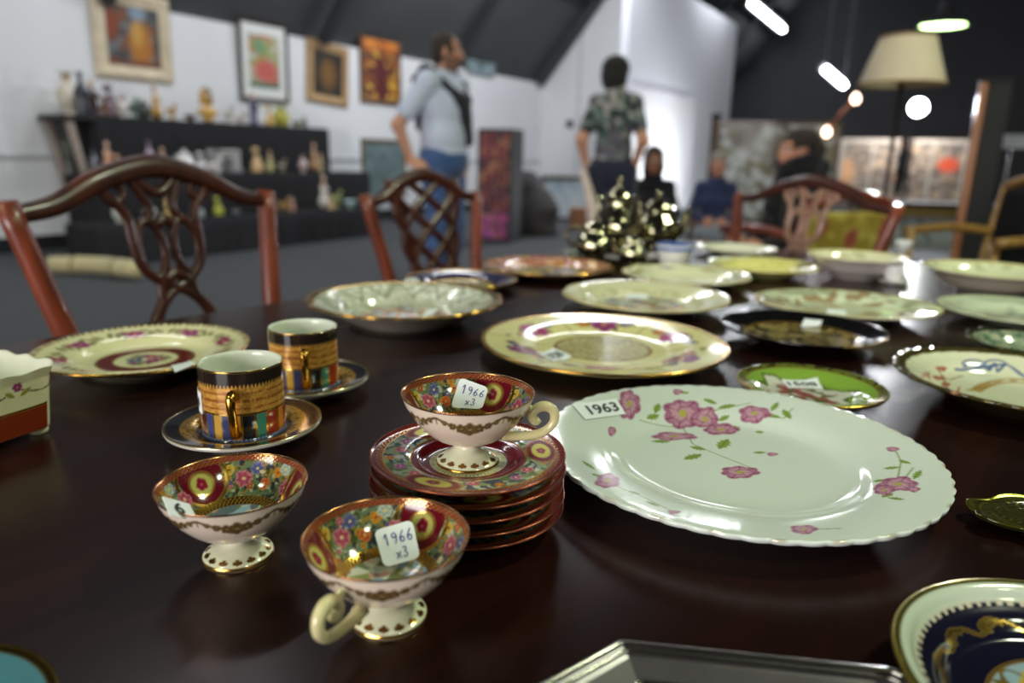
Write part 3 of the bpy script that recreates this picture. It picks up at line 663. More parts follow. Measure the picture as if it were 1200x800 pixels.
# navy bowl-plate in the near corner
def paint_q(pt):
    R = pt.R; r = pt.r; th = pt.th; pt.ring(r, .87*R, .975*R, (196, 206, 186)); pt.ring(r, .97*R, 1.02*R, (150, 140, 50), gold=True)
    pt.ring(r, .45*R, .875*R, (18, 17, 38)); pt.put((r > .855*R)*(r < .885*R)*(np.sin(80*th) > 0), (206, 196, 176))
    u = (th/(2*PI)*15) % 1
    pt.put((np.hypot((u-.5)*1.6, (r/R-.76)*14) < .42)*(np.hypot((u-.42)*1.6, (r/R-.75)*14) > .25), (206, 170, 80), True)
    pt.put((np.abs(r/R-.75-.02*np.sin(2*PI*u)) < .006), (206, 170, 80), True)
    m = 1-sstep(.51, .52, r/R); pt.put(m, (150, 176, 190)); pt.put(m*sstep(.3, .5, noise2(pt.x, pt.y, .03)), (206, 212, 190))
    pt.put(m*(np.abs(noise2(pt.x+5, pt.y, .035)) < .07), (110, 90, 40)); pt.put(m*sstep(.55, .7, noise2(pt.x+8, pt.y+2, .025)), (190, 166, 70)); pt.ring(r, .51*R, .53*R, GOLD, gold=True)
plate('navy blue dish with pale rim and gold scrolls around a painted bird panel', (.083, .336), .080, .024, paint_q, base=(150, 170, 180), under=(90, 90, 40), well=.72, nr=110, seg=420, rim=(.0013, mat('dull_gilding', (150, 132, 50), .3, metal=1.0)))
# teal plate corner
tq = P(-150, 880, z=TZ+.012)
plate('teal glazed plate with gold edge in front of the footed cups', (tq[0], tq[1]), .058, .014, lambda pt: pt.ring(pt.r, .93*pt.R, 1.02*pt.R, (120, 96, 30), gold=True), base=(70, 120, 130), under=(60, 60, 40), nr=50, seg=200)
# gold-green leaf dish at the right
def paint_leafd(pt):
    R = pt.R; pt.put((np.abs(pt.y) < .012*R)*1.0, (150, 142, 60), True); pt.put(((np.abs(pt.y)/R*9+pt.x/R*6) % 1 < .12)*1.0, (130, 124, 50), True); pt.ring(pt.r, .86*R, 1.05*R, (140, 134, 52), gold=True)
lp = P(1205, 600, z=TZ+.008)
plate('olive glass leaf dish with gilded veins beside the big scalloped plate', (lp[0]+.012, lp[1]), .048, .010, paint_leafd, base=(44, 44, 18), under=(40, 40, 16), nr=40, seg=200, scallop=(7, .06, .3), oval=.55, rz=math.radians(24), name='leaf_dish', cat='dish')
# bowls
BW = lambda R, H: [(.0003, .008), (.3*R, .0085), (.5*R, .012), (.68*R, .4*H), (.86*R, .78*H), (R, H)]
def bowlcol(pt):
    R = pt.R; pt.put((pt.r > .8*R)*sstep(.3, .6, noise2(pt.x, pt.y, .04))*.5, (150, 146, 100)); pt.ring(pt.r, .96*R, 1.01*R, (214, 204, 150))
o, _, _ = plate('ivory bowl with dark sprig on its side before the chair with glare-pale splat', (-.160, 1.60), .093, .047, bowlcol, base=(228, 224, 192), under=(196, 186, 178), nr=50, seg=180, prof=BW(.093, .047), name='bowl', cat='bowl', foot=.42)
o, _, _ = plate('wide pale green bowl with dark flower inside its rim', (.068, 1.55), .112, .048, lambda pt: (bowlcol(pt), pt.put(((pt.r > .72*pt.R)*(np.abs(pt.th-3.3) < .5))*sstep(-.1, .2, noise2(pt.x, pt.y, .03)), (70, 56, 40))), base=(214, 218, 180), under=(176, 168, 150), nr=50, seg=180, prof=BW(.112, .048), name='bowl', cat='bowl', foot=.42)
wq = (-.487, 1.452)
o, _, _ = plate('small white bowl with blue band beside the silver teapots', wq, .038, .056, lambda pt: pt.ring(pt.r, .93*pt.R, 1.02*pt.R, (70, 96, 170)), base=(236, 236, 226), under=(236, 236, 226), nr=40, seg=120, prof=[(.0003, .006), (.02, .007), (.028, .018), (.034, .038), (.038, .056)], name='bowl', cat='bowl', foot=.55)
a = np.linspace(0, 2*PI, 80, endpoint=False); V, F = tube(np.stack([.0372*np.cos(a), .0372*np.sin(a), np.full(80, .0475)], 1), .0022, 6, closed=True, flat=1.8); mk('blue_band', V, F, mat('cobalt_glaze', (70, 100, 176), .15, coat=.4), o)

# ------------------------------------------------------------------ footed tea cups, saucers
CUP_IN = catmull([(.0003, .0188), (.010, .019), (.020, .0215), (.029, .028), (.0355, .0365), (.0396, .0455)], 120)
CUP_OUT = catmull([(.0403, .0458), (.0368, .037), (.0308, .028), (.0215, .019), (.0112, .0148), (.0076, .0125), (.0086, .0098), (.013, .0062), (.0182, .0034), (.0197, .0012)], 90)
def make_cup(name):
    ri = resample(CUP_IN, 84); ro = resample(CUP_OUT, 120); foot = np.array([(.0192, 0), (.013, .0008), (.0003, .002)])
    prof = np.concatenate([ri, ro, foot]); seg = 300
    V, F, r, th = lathe(prof, seg); n1 = len(ri)*seg; n2 = n1+len(ro)*seg
    cols = np.ones((len(V), 4)); cols[:, :3] = lin((224, 222, 196))
    s = np.concatenate([[0], np.cumsum(np.linalg.norm(np.diff(ri, axis=0), axis=1))]); s = s[-1]-s; S = np.repeat(s, seg)
    t = th[:n1]; pt = Paint(t*.034, S, (206, 200, 150))
    band = (S > .0035)*(S < .027)*1.0
    pt.put(band, (128, 128, 84)); pt.blotch(band, ((88, 106, 62), (56, 74, 42), (176, 182, 150), (78, 84, 42), (150, 126, 56), (54, 56, 70), (104, 122, 90)), .006, 1.0)
    rg = np.random.default_rng(3)
    for i in range(60):
        sz = rg.uniform(.0014, .0027); pal = (ROSE, ((206, 170, 70), (190, 130, 50), (130, 70, 30), (110, 60, 30)), ((214, 216, 200), (186, 196, 176), (120, 130, 110), (200, 180, 90)), ((120, 116, 160), (90, 84, 130), (54, 50, 90), (210, 200, 150)), ((206, 120, 70), (180, 84, 50), (120, 46, 30), (214, 176, 90)))[i % 5]
        pt.flower(np.array([rg.uniform(0, 2*PI)*.034, rg.uniform(.0055, .0255)]), np.array([sz, 0]), np.array([0, sz]), pal, 5, i)
    for k in range(3):
        for j, (da, ds, sz, pal) in enumerate(((-.75, .017, .0052, ROSE), (-.38, .010, .0034, ((206, 160, 60), (214, 140, 50), (160, 80, 30), (120, 60, 30))), (-.1, .018, .0040, ((226, 130, 60), (206, 96, 50), (140, 50, 30), (220, 180, 90))), (.12, .009, .004, ((130, 130, 176), (96, 96, 150), (60, 60, 100), (220, 210, 150))), (.4, .015, .0054, ROSE), (.7, .009, .0034, ((226, 200, 90), (206, 170, 60), (150, 110, 40), (120, 60, 30))), (-.55, .007, .004, ((196, 206, 190), (170, 186, 170), (110, 130, 110), (220, 200, 120))))):
            a = (k*120+0)*PI/180+da*.8
            pt.flower(np.array([(a % (2*PI))*.034, ds]), np.array([sz, 0]), np.array([0, sz]), pal, 6, j)
        a0 = (60+120*k)*PI/180
        d = np.abs((t-a0+PI) % (2*PI)-PI)*.034
        q = np.hypot(d/.0125, (S-.0125)/.0125)
        pt.put(band*(d < .0125)*(1-sstep(1.15, 1.25, q)), (104, 18, 30)); pt.put(band*((q > 1.12)*(q < 1.3))*1.0, GOLD, True)
        c = (a0*.034, .0135)
        pt.oval(np.array(c), np.array([.0076, 0]), np.array([0, .0076]), GOLD, True); pt.oval(np.array(c), np.array([.0066, 0]), np.array([0, .0066]), (196, 190, 104))
        pt.flower(np.array(c), np.array([.0036, 0]), np.array([0, .0042]), ((176, 60, 80), (150, 30, 56), (96, 16, 36), (196, 90, 100)), 5, 0)
    pt.put((S < .0042)*1.0, (128, 40, 40)); pt.put((S < .0042)*(np.sin(t*75)*np.sin(S*2600) > .1), GOLD, True); pt.put((S < .0011)*1.0, (196, 140, 90), True)
    g = (S > .026)*(S < .0315); pt.put(g*1.0, (196, 156, 66), True); pt.put(g*(np.sin(t*60)*np.sin(S*1800) > .2), (120, 84, 36))
    w = Paint(V[:n1, 0], V[:n1, 1], (190, 196, 180)); pt.c[S >= .0315] = w.c[S >= .0315]
    w.blotch(np.ones(w.n), ((150, 176, 200), (206, 206, 190), (140, 150, 90), (110, 120, 80), (196, 150, 130), (96, 110, 120)), .016, 3.0); pt.c[S >= .0315] = w.c[S >= .0315]
    cols[:n1] = pt.c
    z = V[n1:n2, 2]; t = th[n1:n2]; po = Paint(t*.037, z, (232, 214, 196)); up = z > .022
    po.put((z < .0118)*1.0, (222, 222, 192))
    BR = (96, 76, 46)
    for k in range(6):
        a0 = k*PI/3; x = lambda u: (a0+u*PI/3)*.037
        po.line([(x(u), .0415-.0062*math.sin(u*PI)) for u in np.linspace(0.02, .98, 12)], .0009, BR)
        for u, sz in ((.5, .0050), (.37, .0036), (.63, .0036), (.24, .0027), (.76, .0027), (.12, .0020), (.88, .0020)):
            po.flower(np.array([x(u), .0410-.0062*math.sin(u*PI)]), np.array([sz, 0]), np.array([0, sz]), ((130, 104, 62), BR, (84, 62, 36), (150, 124, 80)), 6, u)
        po.line([(x(0), .0415), (x(0), .0375)], .0005, BR)
    po.put((z > .0446)*1.0, (190, 130, 90), True)
    pf = Paint(V[n1:n2, 0], V[n1:n2, 1], (222, 222, 192)); fm = (z < .0052)
    for k in range(14):
        a = k*2*PI/14
        for dr, da, sz in ((.0168, 0, .0014), (.0168, .09, .001), (.0168, -.09, .001), (.0150, 0, .0011)):
            c = np.array([math.cos(a+da), math.sin(a+da)])*dr; pf.oval(c, np.array([sz, 0]), np.array([0, sz]), (170, 128, 58), True)
    pf.put((r[n1:n2] > .0190)*(z < .003), GOLD, True)
    po.c[fm] = pf.c[fm]; cols[n1:n2] = po.c
    o = mk(name, V, F[:, ::-1], M_china, None, cols)
    hp = catmull([(.021, .0175), (.033, .0165), (.0455, .0185), (.0525, .0245), (.0530, .0315), (.0485, .0355), (.0425, .0345), (.0392, .0300), (.0415, .0258), (.0442, .0275)], 44)
    path = np.stack([hp[:, 0], np.zeros(44), hp[:, 1]], 1); rad = np.interp(np.linspace(0, 1, 44), [0, .1, .3, .6, .85, 1], [.0038, .0030, .0028, .0033, .0028, .0020])
    V, F = tube(path, rad, 12, up=(0, 1, 0)); mk('handle', V, F, mat('cup_handle_glaze', (226, 214, 162), .12, coat=.4), o)
    hp = catmull([(.0355, .0365), (.0385, .0335), (.0395, .030)], 8); V, F = tube(np.stack([hp[:, 0], np.zeros(8), hp[:, 1]], 1), .0022, 10, up=(0, 1, 0)); mk('handle_tip', V, F, _m['cup_handle_glaze'], o)
    return o
SPS = .0082
cup = make_cup('tea_cup'); cups = [cup, copy_tree(cup), copy_tree(cup)]
KC = (-.237, .345)
ang = lambda right, fwd: math.atan2(right*_r0[1]+fwd*math.cos(YAW), right*_r0[0]-fwd*math.sin(YAW))
spec = (((-.2365, .3435, TZ+4*SPS+.0080), ang(1, .10), 'footed floral tea cup standing on top of the stack of crimson saucers'),
        ((-.323, .239, TZ), ang(.12, 1), 'footed floral tea cup with its handle turned away, a printed sticker inside'),
        ((-.214, .242, TZ), ang(-.40, -.92), 'footed floral tea cup whose cream handle points to the table front'))
for o, (p, a, lb_) in zip(cups, spec):
    o.location = p; o.rotation_euler = (0, 0, a); tag(o, lb_, 'cup', 'footed floral tea cups')
bpy.context.view_layer.update()
def cup_plane(i, up_, toward, side, z):
    """a point and normal of a slanted plane inside cup i"""
    c = np.array(cups[i].location); fw = np.array([-math.sin(YAW), math.cos(YAW), 0]); return c+fw*up_+_r0*side+np.array([0, 0, z])
fwd3 = np.array([-math.sin(YAW), math.cos(YAW), 0.0]); HAND = [('1966', .16, .50, .30), ('x3', .40, .12, .26)]
plane_sticker(cups[0], cups[0].matrix_world.inverted(), ((528, 477), (565, 479), (572.5, 454), (539, 442)), cup_plane(0, .020, 0, .002, .0305), -fwd3*.8+np.array([0, 0, .6]), hand=HAND)
plane_sticker(cups[2], cups[2].matrix_world.inverted(), ((450, 664.5), (492.5, 653), (483, 608.5), (438, 621.5)), cup_plane(2, .012, 0, .004, .0285), -fwd3*.62+np.array([0, 0, .8]), hand=HAND)
plane_sticker(cups[1], cups[1].matrix_world.inverted(), ((199, 603), (233, 611), (222, 590), (190, 581)), cup_plane(1, -.014, 0, -.019, .0405), fwd3*.30+_r0*.55+np.array([0, 0, .78]), text='6', box_=(.28, .2, .62, .8), rad=.05)
def paint_saucer(pt):
    R = pt.R; r = pt.r; th = pt.th
    b = (r > .60*R)*(r < .88*R)*1.0; pt.put(b, (150, 160, 140)); pt.blotch(b, ((96, 120, 90), (70, 96, 84), (196, 200, 186), (84, 104, 66), (60, 70, 90), (140, 156, 110)), .012, 21.0)
    for k in range(21):
        a = k*2*PI/21; rr = (.70, .80, .74)[k % 3]*R; c = np.array([math.cos(a), math.sin(a)])*rr; sz = (.0042, .0030, .0036)[k % 3]
        pt.flower(c, np.array([sz, 0]), np.array([0, sz]), (ROSE, ((206, 150, 60), (190, 110, 44), (130, 60, 30), (220, 190, 90)), ((196, 120, 170), (160, 70, 140), (96, 30, 84), (220, 190, 160)))[k % 3], 6, k)
    pt.ring(r, .87*R, 1.02*R, (112, 34, 30)); pt.put((r > .885*R)*(r < .94*R)*(np.sin(th*80)*np.sin(r*1900) > .2), (190, 140, 70), True); pt.ring(r, .865*R, .88*R, GOLD, gold=True)
    pt.ring(r, .395*R, .60*R, (108, 18, 26)); pt.ring(r, .59*R, .605*R, GOLD, gold=True)
    pt.ring(r, .0, .395*R, (196, 202, 170)); pt.put((r > .35*R)*(r < .385*R)*(np.sin(th*60) > 0), (150, 140, 90))
    for k in range(3):
        a = k*2*PI/3+math.radians(-59-22); ca, sa = math.cos(a), math.sin(a); c = np.array([ca, sa])*.76*R; ra = np.array([ca, sa]); tt = np.array([-sa, ca])
        pt.oval(c, ra*.155*R, tt*.30*R, GOLD, True); pt.oval(c, ra*.15*R, tt*.29*R, (112, 22, 30)); pt.oval(c, ra*.095*R, tt*.185*R, (206, 196, 90)); pt.flower(c, ra*.05*R, tt*.08*R, ((170, 80, 84), (150, 56, 66), (96, 30, 40), (200, 120, 110)), 5)
    pt.ring(r, .985*R, 1.02*R, (150, 84, 58), gold=True)
srim = mat('copper_gilding', (140, 74, 52), .35, metal=1.0)
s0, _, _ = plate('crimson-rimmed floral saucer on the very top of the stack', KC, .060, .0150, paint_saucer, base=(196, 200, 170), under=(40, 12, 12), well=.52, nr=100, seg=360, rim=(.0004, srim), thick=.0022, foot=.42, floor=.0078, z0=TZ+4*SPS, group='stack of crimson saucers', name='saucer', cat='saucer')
for k, nm in enumerate(('undermost in the stack, flat on the table', 'second above the table in the stack', 'in the middle of the stack of five', 'directly under the topmost one')):
    c = copy_tree(s0); c.location = (KC[0]+.0006*(k % 2), KC[1]-.0007*(k % 3), TZ+k*SPS); c.rotation_euler = (0, 0, .9*k); c['label'] = 'crimson-rimmed floral saucer '+nm

# ------------------------------------------------------------------ straight coffee cans on saucers
def make_can(sticker):
    R = .0318; H = .0585
    pi_ = resample([(.0003, .004), (R-.004, .004), (R-.0025, .007), (R-.0022, H-.001), (R-.001, H)], 30); po_ = resample([(R, H-.0006), (R, .0062), (R-.001, .0035)], 70); b = np.array([(R+.0008, .003), (R+.0012, .0015), (R-.001, 0), (R-.006, .001), (.0003, .001)])
    prof = np.concatenate([pi_, po_, b]); seg = 300; V, F, r, th = lathe(prof, seg); n1 = 30*seg; n2 = n1+70*seg
    cols = np.ones((len(V), 4)); cols[:, :3] = lin((218, 222, 206)); z = V[n1:n2, 2]; t = th[n1:n2]
    pt = Paint(t*R, z, (222, 168, 78)); u = z/H
    pt.put((np.abs(noise2(pt.x, pt.y, .006)) < .12)*(u < .8)*(u > .4)*.6, (150, 96, 40))
    for zz in (.50, .60, .70): pt.put((np.abs(u-zz) < .016)*(noise2(pt.x*3, pt.y*.2, .01) > -.6), (146, 44, 20))
    pt.put((u > .40)*(u < .80)*(np.abs(noise2(pt.x+4, pt.y*2, .01)) < .25)*.6, (150, 84, 34)); pt.put((u > .40)*(u < .80)*.22, (224, 170, 84), True)
    pt.put(sstep(.77, .80, u+.025*np.sin(t*70)), (38, 30, 26)); pt.put((u > .975)*1.0, (150, 120, 60), True)
    low = (u < .415)*(u > .07); pal = ((58, 64, 104), (196, 140, 60), (30, 34, 40), (60, 128, 110), (150, 50, 30), (196, 120, 50), (140, 44, 28), (56, 66, 110), (206, 156, 70), (70, 30, 40), (60, 70, 120), (190, 150, 70))
    w = np.array([.9, .7, 1.1, .9, 1.2, .8, 1.0, .9, .5, .9, .8, .7]); e = np.concatenate([[0], np.cumsum(w)]); e = e/e[-1]
    v = ((t+.35) % PI)/PI
    for i, c in enumerate(pal): pt.put(low*(v >= e[i])*(v < e[i+1]), c); pt.put(low*(np.abs(v-e[i]) < .006), (206, 170, 90), True)
    pt.put((np.abs(u-.415) < .012)*1.0, (214, 170, 84), True)
    pt.put((u < .07)*1.0, (56, 66, 96)); pt.put((u < .06)*(u > .015)*(np.sin(t*64) > .1), (150, 160, 190))
    cols[n1:n2] = pt.c; cols[n2:, :3] = lin((60, 70, 100))
    o = mk('coffee_cup', V, F[:, ::-1], M_china, None, cols)
    hp = catmull([(R-.001, .0385), (R+.004, .0425), (R+.0095, .041), (R+.0105, .034), (R+.0085, .026), (R+.0060, .0165), (R+.0035, .010), (R-.0008, .0085)], 36)
    V, F = tube(np.stack([hp[:, 0], 0*hp[:, 0], hp[:, 1]], 1), np.interp(np.linspace(0, 1, 36), [0, .2, .5, .8, 1], [.0034, .0030, .0026, .0028, .0036]), 12, up=(0, 1, 0), flat=1.25)
    mk('handle', V, F, M_gilt, o)
    V, F, _, _ = lathe([(.0003, .0012), (.0026, .001), (.0034, 0), (.0003, -.001)], 12); V = V[:, [2, 1, 0]]
    mk('handle_boss', V+[R+.0004, 0, .0385], F, M_gilt, o)
    return o
def paint_cs(pt):
    R = pt.R; r = pt.r; th = pt.th; pt.ring(r, .79*R, 1.02*R, (30, 26, 34)); pt.ring(r, .60*R, .79*R, (176, 134, 52)); pt.put((r > .61*R)*(r < .78*R)*(noise2(pt.x, pt.y, .008) > 0)*.7, (190, 150, 66), True)
    pt.ring(r, .56*R, .61*R, (92, 60, 24)); pt.ring(r, .0, .56*R, (170, 130, 56)); pt.put((r > .30*R)*(r < .56*R)*(np.sin(8*th) > .45), (44, 56, 92)); pt.put((r > .40*R)*(r < .55*R)*(np.sin(8*th+PI) > .7), (130, 56, 30)); pt.ring(r, .785*R, .80*R, GOLD, gold=True); pt.ring(r, .975*R, 1.02*R, (160, 140, 90), gold=True)
wsr, _, _ = plate('navy and gold saucer under the coffee cup bearing a sticker', (-.462, .357), .0595, .0165, paint_cs, base=(170, 130, 60), under=(206, 200, 190), well=.56, nr=80, seg=300, foot=.45, name='saucer', cat='saucer', group='navy and gold coffee saucers', floor=.0055)
c = copy_tree(wsr); c.location = (-.512, .468, TZ); c.rotation_euler = (0, 0, .5); c['label'] = 'navy and gold saucer under the coffee cup beside the gold-rimmed pale green plate'
can = make_can(True); can.location = (-.4635, .3585, TZ+.0062); can.rotation_euler = (0, 0, ang(.16, -1))
tag(can, 'straight coffee cup with coloured panels, gold handle and a paper sticker', 'cup', 'straight Egyptian-style coffee cups')
can2 = copy_tree(can); can2.location = (-.5135, .4695, TZ+.0062); can2.rotation_euler = (0, 0, ang(.30, -1)); can2['label'] = 'straight coffee cup with coloured panels beside the gold-rimmed pale green plate'
# sticker wrapped round the first can: a curved paper patch
a0 = ang(-1, -.55)-ang(.16, -1); aa = np.linspace(-.28, .28, 9); R = .0318+.0004
V = [(rr*math.cos(a0+q), rr*math.sin(a0+q), z) for rr in (R, R+.0004) for z in (.0215, .039) for q in aa]
F = [(i, i+9, i+10, i+1) for i in range(8)]+[(18+i, 19+i, 28+i, 27+i) for i in range(8)]+[(0, 1, 19, 18)]+[(9+i, 27+i, 28+i, 10+i) for i in range(8)]+[(i, 18+i, 19+i, i+1) for i in range(8)]+[(0, 18, 27, 9), (8, 17, 35, 26)]
st = mk('price_sticker', V, F, M_paper, can, smooth=False)
uv, F = text_mesh('4'); q = a0-.02+uv[:, 0]*.20; mk('lettering', np.stack([(R+.0007)*np.cos(q), (R+.0007)*np.sin(q), .026+uv[:, 1]*.008], 1), F, M_ink, st, smooth=False)

# ------------------------------------------------------------------ square cachepot at the left
def rsq(r, z, t):
    p = 5.0; k = 1/(np.abs(np.cos(t))**p+np.abs(np.sin(t))**p)**(1/p); w = np.clip((z-.03)/.026, 0, 1)
    return r*k*(1+.012*w*np.cos(12*t)), z+.0009*w*np.cos(12*t)
pin = resample([(.0003, .012), (.036, .012), (.041, .03), (.046, .056)], 30); pout = resample([(.0475, .0565), (.0445, .048), (.0425, .03), (.041, .012), (.0405, .006)], 60); bt = np.array([(.038, .006), (.0003, .007)])
V, F, r, th = lathe(np.concatenate([pin, pout, bt]), 320, rsq); n1 = 30*320; n2 = n1+60*320
cols = np.ones((len(V), 4)); cols[:, :3] = lin((222, 224, 206)); t = th[n1:n2]; z = V[n1:n2, 2]; pt = Paint(t*.045, z, (224, 218, 176))
u = (t/(PI/2)) % 1; face = np.abs(((t+PI/4) % (PI/2))-PI/4)
pt.put((z < .0265)*(face < .70), (126, 44, 16)); pt.put((np.abs(z-.0265) < .0007)*(face < .70), GOLD, True)
for k in range(8):
    a = k*PI/4+.2; pt.line([((a+q*PI/4)*.045, .045-.006*math.sin(q*PI)) for q in np.linspace(0, 1, 10)], .0007, (84, 72, 40))
    pt.flower(np.array([a*.045, .046]), np.array([.004, 0]), np.array([0, .004]), PURP, 6, k)
    for j in (-1, 1): pt.leaf(np.array([a*.045+j*.006, .041]), j*.6, .005, .002, (150, 146, 60))
cols[n1:n2] = pt.c
cq = np.array([-.633, .24]); o = mk('cachepot', V, F[:, ::-1], M_china, None, cols, loc=(cq[0], cq[1], TZ), rz=math.radians(8))
tag(o, 'square white cachepot with flower garlands above rust-red panels', 'pot')
for sx in (-1, 1):
    for sy in (-1, 1):
        V, F, _, _ = lathe([(.0003, 0), (.0065, 0), (.007, .002), (.0075, .0085), (.0003, .0085)], 14); mk('foot', V+[sx*.0295, sy*.0295, 0], F, mat('cream_glaze', (222, 216, 180), .15, coat=.4), o)

# ------------------------------------------------------------------ octagonal silver tray in front
A = P(635, 801, z=TZ+.014); B = P(726, 751, z=TZ+.014); Cc = P(1048, 784, z=TZ+.014)
e = (Cc-B)[:2]; Lb = np.linalg.norm(e); e /= Lb; nn = np.array([e[1], -e[0]]); nn = nn if nn@(CAM[:2]-B[:2]) > 0 else -nn
q = (A-B)[:2]; cx, cy = q@e, q@nn; sc = .045/max(cy, 1e-3); cut = np.array([cx*sc, .045])
pts = [np.array([0, 0]), np.array([Lb, 0]), np.array([Lb-cut[0], cut[1]]), np.array([Lb-cut[0], .15]), np.array([Lb, .195]), np.array([0, .195]), np.array([cut[0], .15]), cut]
pts = np.array(pts); cen = pts.mean(0); W2 = lambda p: B[:2]+e*p[0]+nn*p[1]
tw = W2(cen); tr = empty('serving_tray', (tw[0], tw[1], TZ)); tag(tr, 'octagonal grey pewter tray with moulded rim in front of the scalloped plate', 'tray')
def ring_at(k, z): return [tuple(W2(cen+(p-cen)*k)-tw)+(z,) for p in pts]
M_pew = mat('pewter', (112, 108, 110), .34, metal=.85, var=.25, scale=14); M_pol = mat('polished_pewter', (150, 146, 140), .2, metal=1.0, var=.08, scale=30)
rs = [ring_at(.80, .0035), ring_at(.86, .005), ring_at(.93, .011), ring_at(.985, .0135), ring_at(1.0, .0125), ring_at(.985, .010), ring_at(.93, .006), ring_at(.86, .0), ring_at(.8, .0)]
V = [v for r_ in rs for v in r_]; F = [(i*8+j, i*8+(j+1) % 8, (i+1)*8+(j+1) % 8, (i+1)*8+j) for i in range(8) for j in range(8)]+[tuple(range(8))[::-1], tuple(64+j for j in range(8))]
mk('pan', V, F, M_pew, tr, smooth=False)
for k, z, rd in ((.992, .0135, .0016), (.955, .0128, .0009), (.85, .0055, .0009)):
    rp = np.array(ring_at(k, z)); V, F = tube(resample(np.concatenate([rp, rp[:1]]), 161)[:-1], rd, 6, closed=True); mk('moulding', V, F, M_pol, tr)

# ------------------------------------------------------------------ silver tea service
M_sil = mat('old_silver', (168, 162, 136), .10, metal=1.0, var=.12, scale=20)
M_silD = mat('tarnished_silver', (130, 122, 96), .25, metal=1.0, var=.25, scale=30)
def pot(px, py, ztop, R, label, tall=1.0, spout=True, rz=0.0, handle=True):
    p = P(px, py, z=TZ+.012); s = (ztop-TZ-.012); o = empty('silver_pot', (p[0], p[1], TZ+.0125), rz); tag(o, label, 'teapot', 'silver tea service')
    b = catmull([(.0005, .03*s), (.30*R, .03*s), (.75*R, .12*s), (R, .30*s), (.92*R, .46*s), (.62*R, .60*s), (.58*R, .68*s), (.66*R, .71*s)], 40)
    V, F, _, _ = lathe(b, 40, lambda r, z, t: (r*(1+.025*np.cos(12*t)), z)); mk('body', V, F, M_sil, o)
    V, F, _, _ = lathe([(.0005, 0), (.62*R, 0), (.66*R, .012*s), (.5*R, .03*s), (.32*R, .05*s), (.0005, .055*s)], 30); mk('foot', V, F, M_silD, o)
    V, F, _, _ = lathe(catmull([(.67*R, .705*s), (.62*R, .74*s), (.45*R, .80*s), (.2*R, .845*s), (.1*R, .86*s), (.0005, .865*s)], 20), 32, lambda r, z, t: (r*(1+.03*np.cos(12*t)), z)); lid = mk('lid', V, F, M_sil, o)
    V, F, _, _ = lathe(catmull([(.06*R, .855*s), (.1*R, .88*s), (.05*R, .90*s), (.13*R, .935*s), (.16*R, .96*s), (.08*R, .99*s), (.0005, s)], 20), 16); mk('finial', V, F, M_sil, lid)
    if spout:
        c = catmull([(.85*R, 0, .32*s), (1.25*R, 0, .36*s), (1.45*R, 0, .5*s), (1.55*R, 0, .66*s), (1.75*R, 0, .74*s)], 18); V, F = tube(c, np.linspace(.22*R, .09*R, 18), 12, up=(0, 1, 0)); mk('spout', V, F, M_sil, o)
    if handle:
        c = catmull([(-.6*R, 0, .66*s), (-1.1*R, 0, .74*s), (-1.55*R, 0, .62*s), (-1.5*R, 0, .42*s), (-1.15*R, 0, .3*s), (-.9*R, 0, .28*s)], 24); V, F = tube(c, .075*R, 10, up=(0, 1, 0)); mk('handle', V, F, M_silD, o)
    return o
pot(722, 297, .945, .050, 'tall silver coffee pot with the highest finial', rz=2.6)
pot(768, 294, .915, .056, 'wide silver teapot beside the blue-banded bowl', rz=-.4)
pot(696, 303, .865, .044, 'squat silver sugar pot at the edge of the tray', rz=1.0, spout=False)
pot(741, 310, .842, .030, 'small silver cream pot in front of the taller pots', rz=-2.2)
c0 = (P(724, 300, z=TZ)+P(768, 294, z=TZ)+P(700, 303, z=TZ)+P(744, 301, z=TZ))/4
prof = [(.0005, .0025), (.125, .0025), (.135, .005), (.155, .0105), (.16, .0115), (.157, .009), (.137, .002), (.13, 0), (.0005, 0)]
V, F, _, _ = lathe(resample(prof, 50), 80); V[:, 1] *= .78; V[:, 2] = V[:, 2]
o = mk('silver_tray', V, F, M_silD, None, loc=(c0[0], c0[1], TZ), rz=TA+PI/2+.2); tag(o, 'oval tarnished silver tray under the tea service', 'tray')
# small white comport, cup and saucers, glass dish
def small(name, label, cat, p, prof, m, seg=40, rm=None):
    V, F, _, _ = lathe(resample(catmull(prof, 80), 44), seg, rm); o = mk(name, V, F, m, None, loc=(p[0], p[1], TZ)); tag(o, label, cat); return o
M_white = mat('white_glaze', (238, 238, 236), .12, coat=.4, var=.02)
small('comport', 'small white comport dish behind the blue-banded bowl', 'dish', P(792, 287, z=TZ), [(.0005, 0), (.018, 0), (.016, .004), (.006, .012), (.005, .026), (.012, .032), (.028, .040), (.031, .046), (.028, .044), (.012, .036), (.0005, .034)], M_white)
small('glass_dish', 'small pale green glass dish at the table edge', 'dish', P(674, 301, z=TZ), [(.0005, 0), (.014, 0), (.016, .003), (.026, .009), (.030, .013), (.027, .012), (.014, .006), (.0005, .005)], mat('pale_green_glass', (186, 206, 186), .08, coat=.3, trans=.4))
p = P(1046, 333, z=TZ)
small('saucer', 'tiny white saucer under the gleaming white cup', 'saucer', p, [(.0005, .002), (.012, .002), (.020, .005), (.026, .008), (.0255, .0065), (.013, 0), (.0005, 0)], M_white)
o = small('small_cup', 'tiny gleaming white cup beside the wide pale bowl', 'cup', p, [(.0005, .004), (.011, .004), (.016, .012), (.018, .026), (.019, .034), (.0175, .034), (.015, .014), (.010, .008), (.0005, .007)], M_white); o.location.z = TZ+.0022
small('egg_cup', 'little white egg cup behind the ivory bowl', 'cup', P(1056, 305, z=TZ), [(.0005, 0), (.014, 0), (.012, .004), (.005, .014), (.006, .02), (.016, .03), (.019, .046), (.017, .046), (.013, .032), (.0005, .024)], M_white)

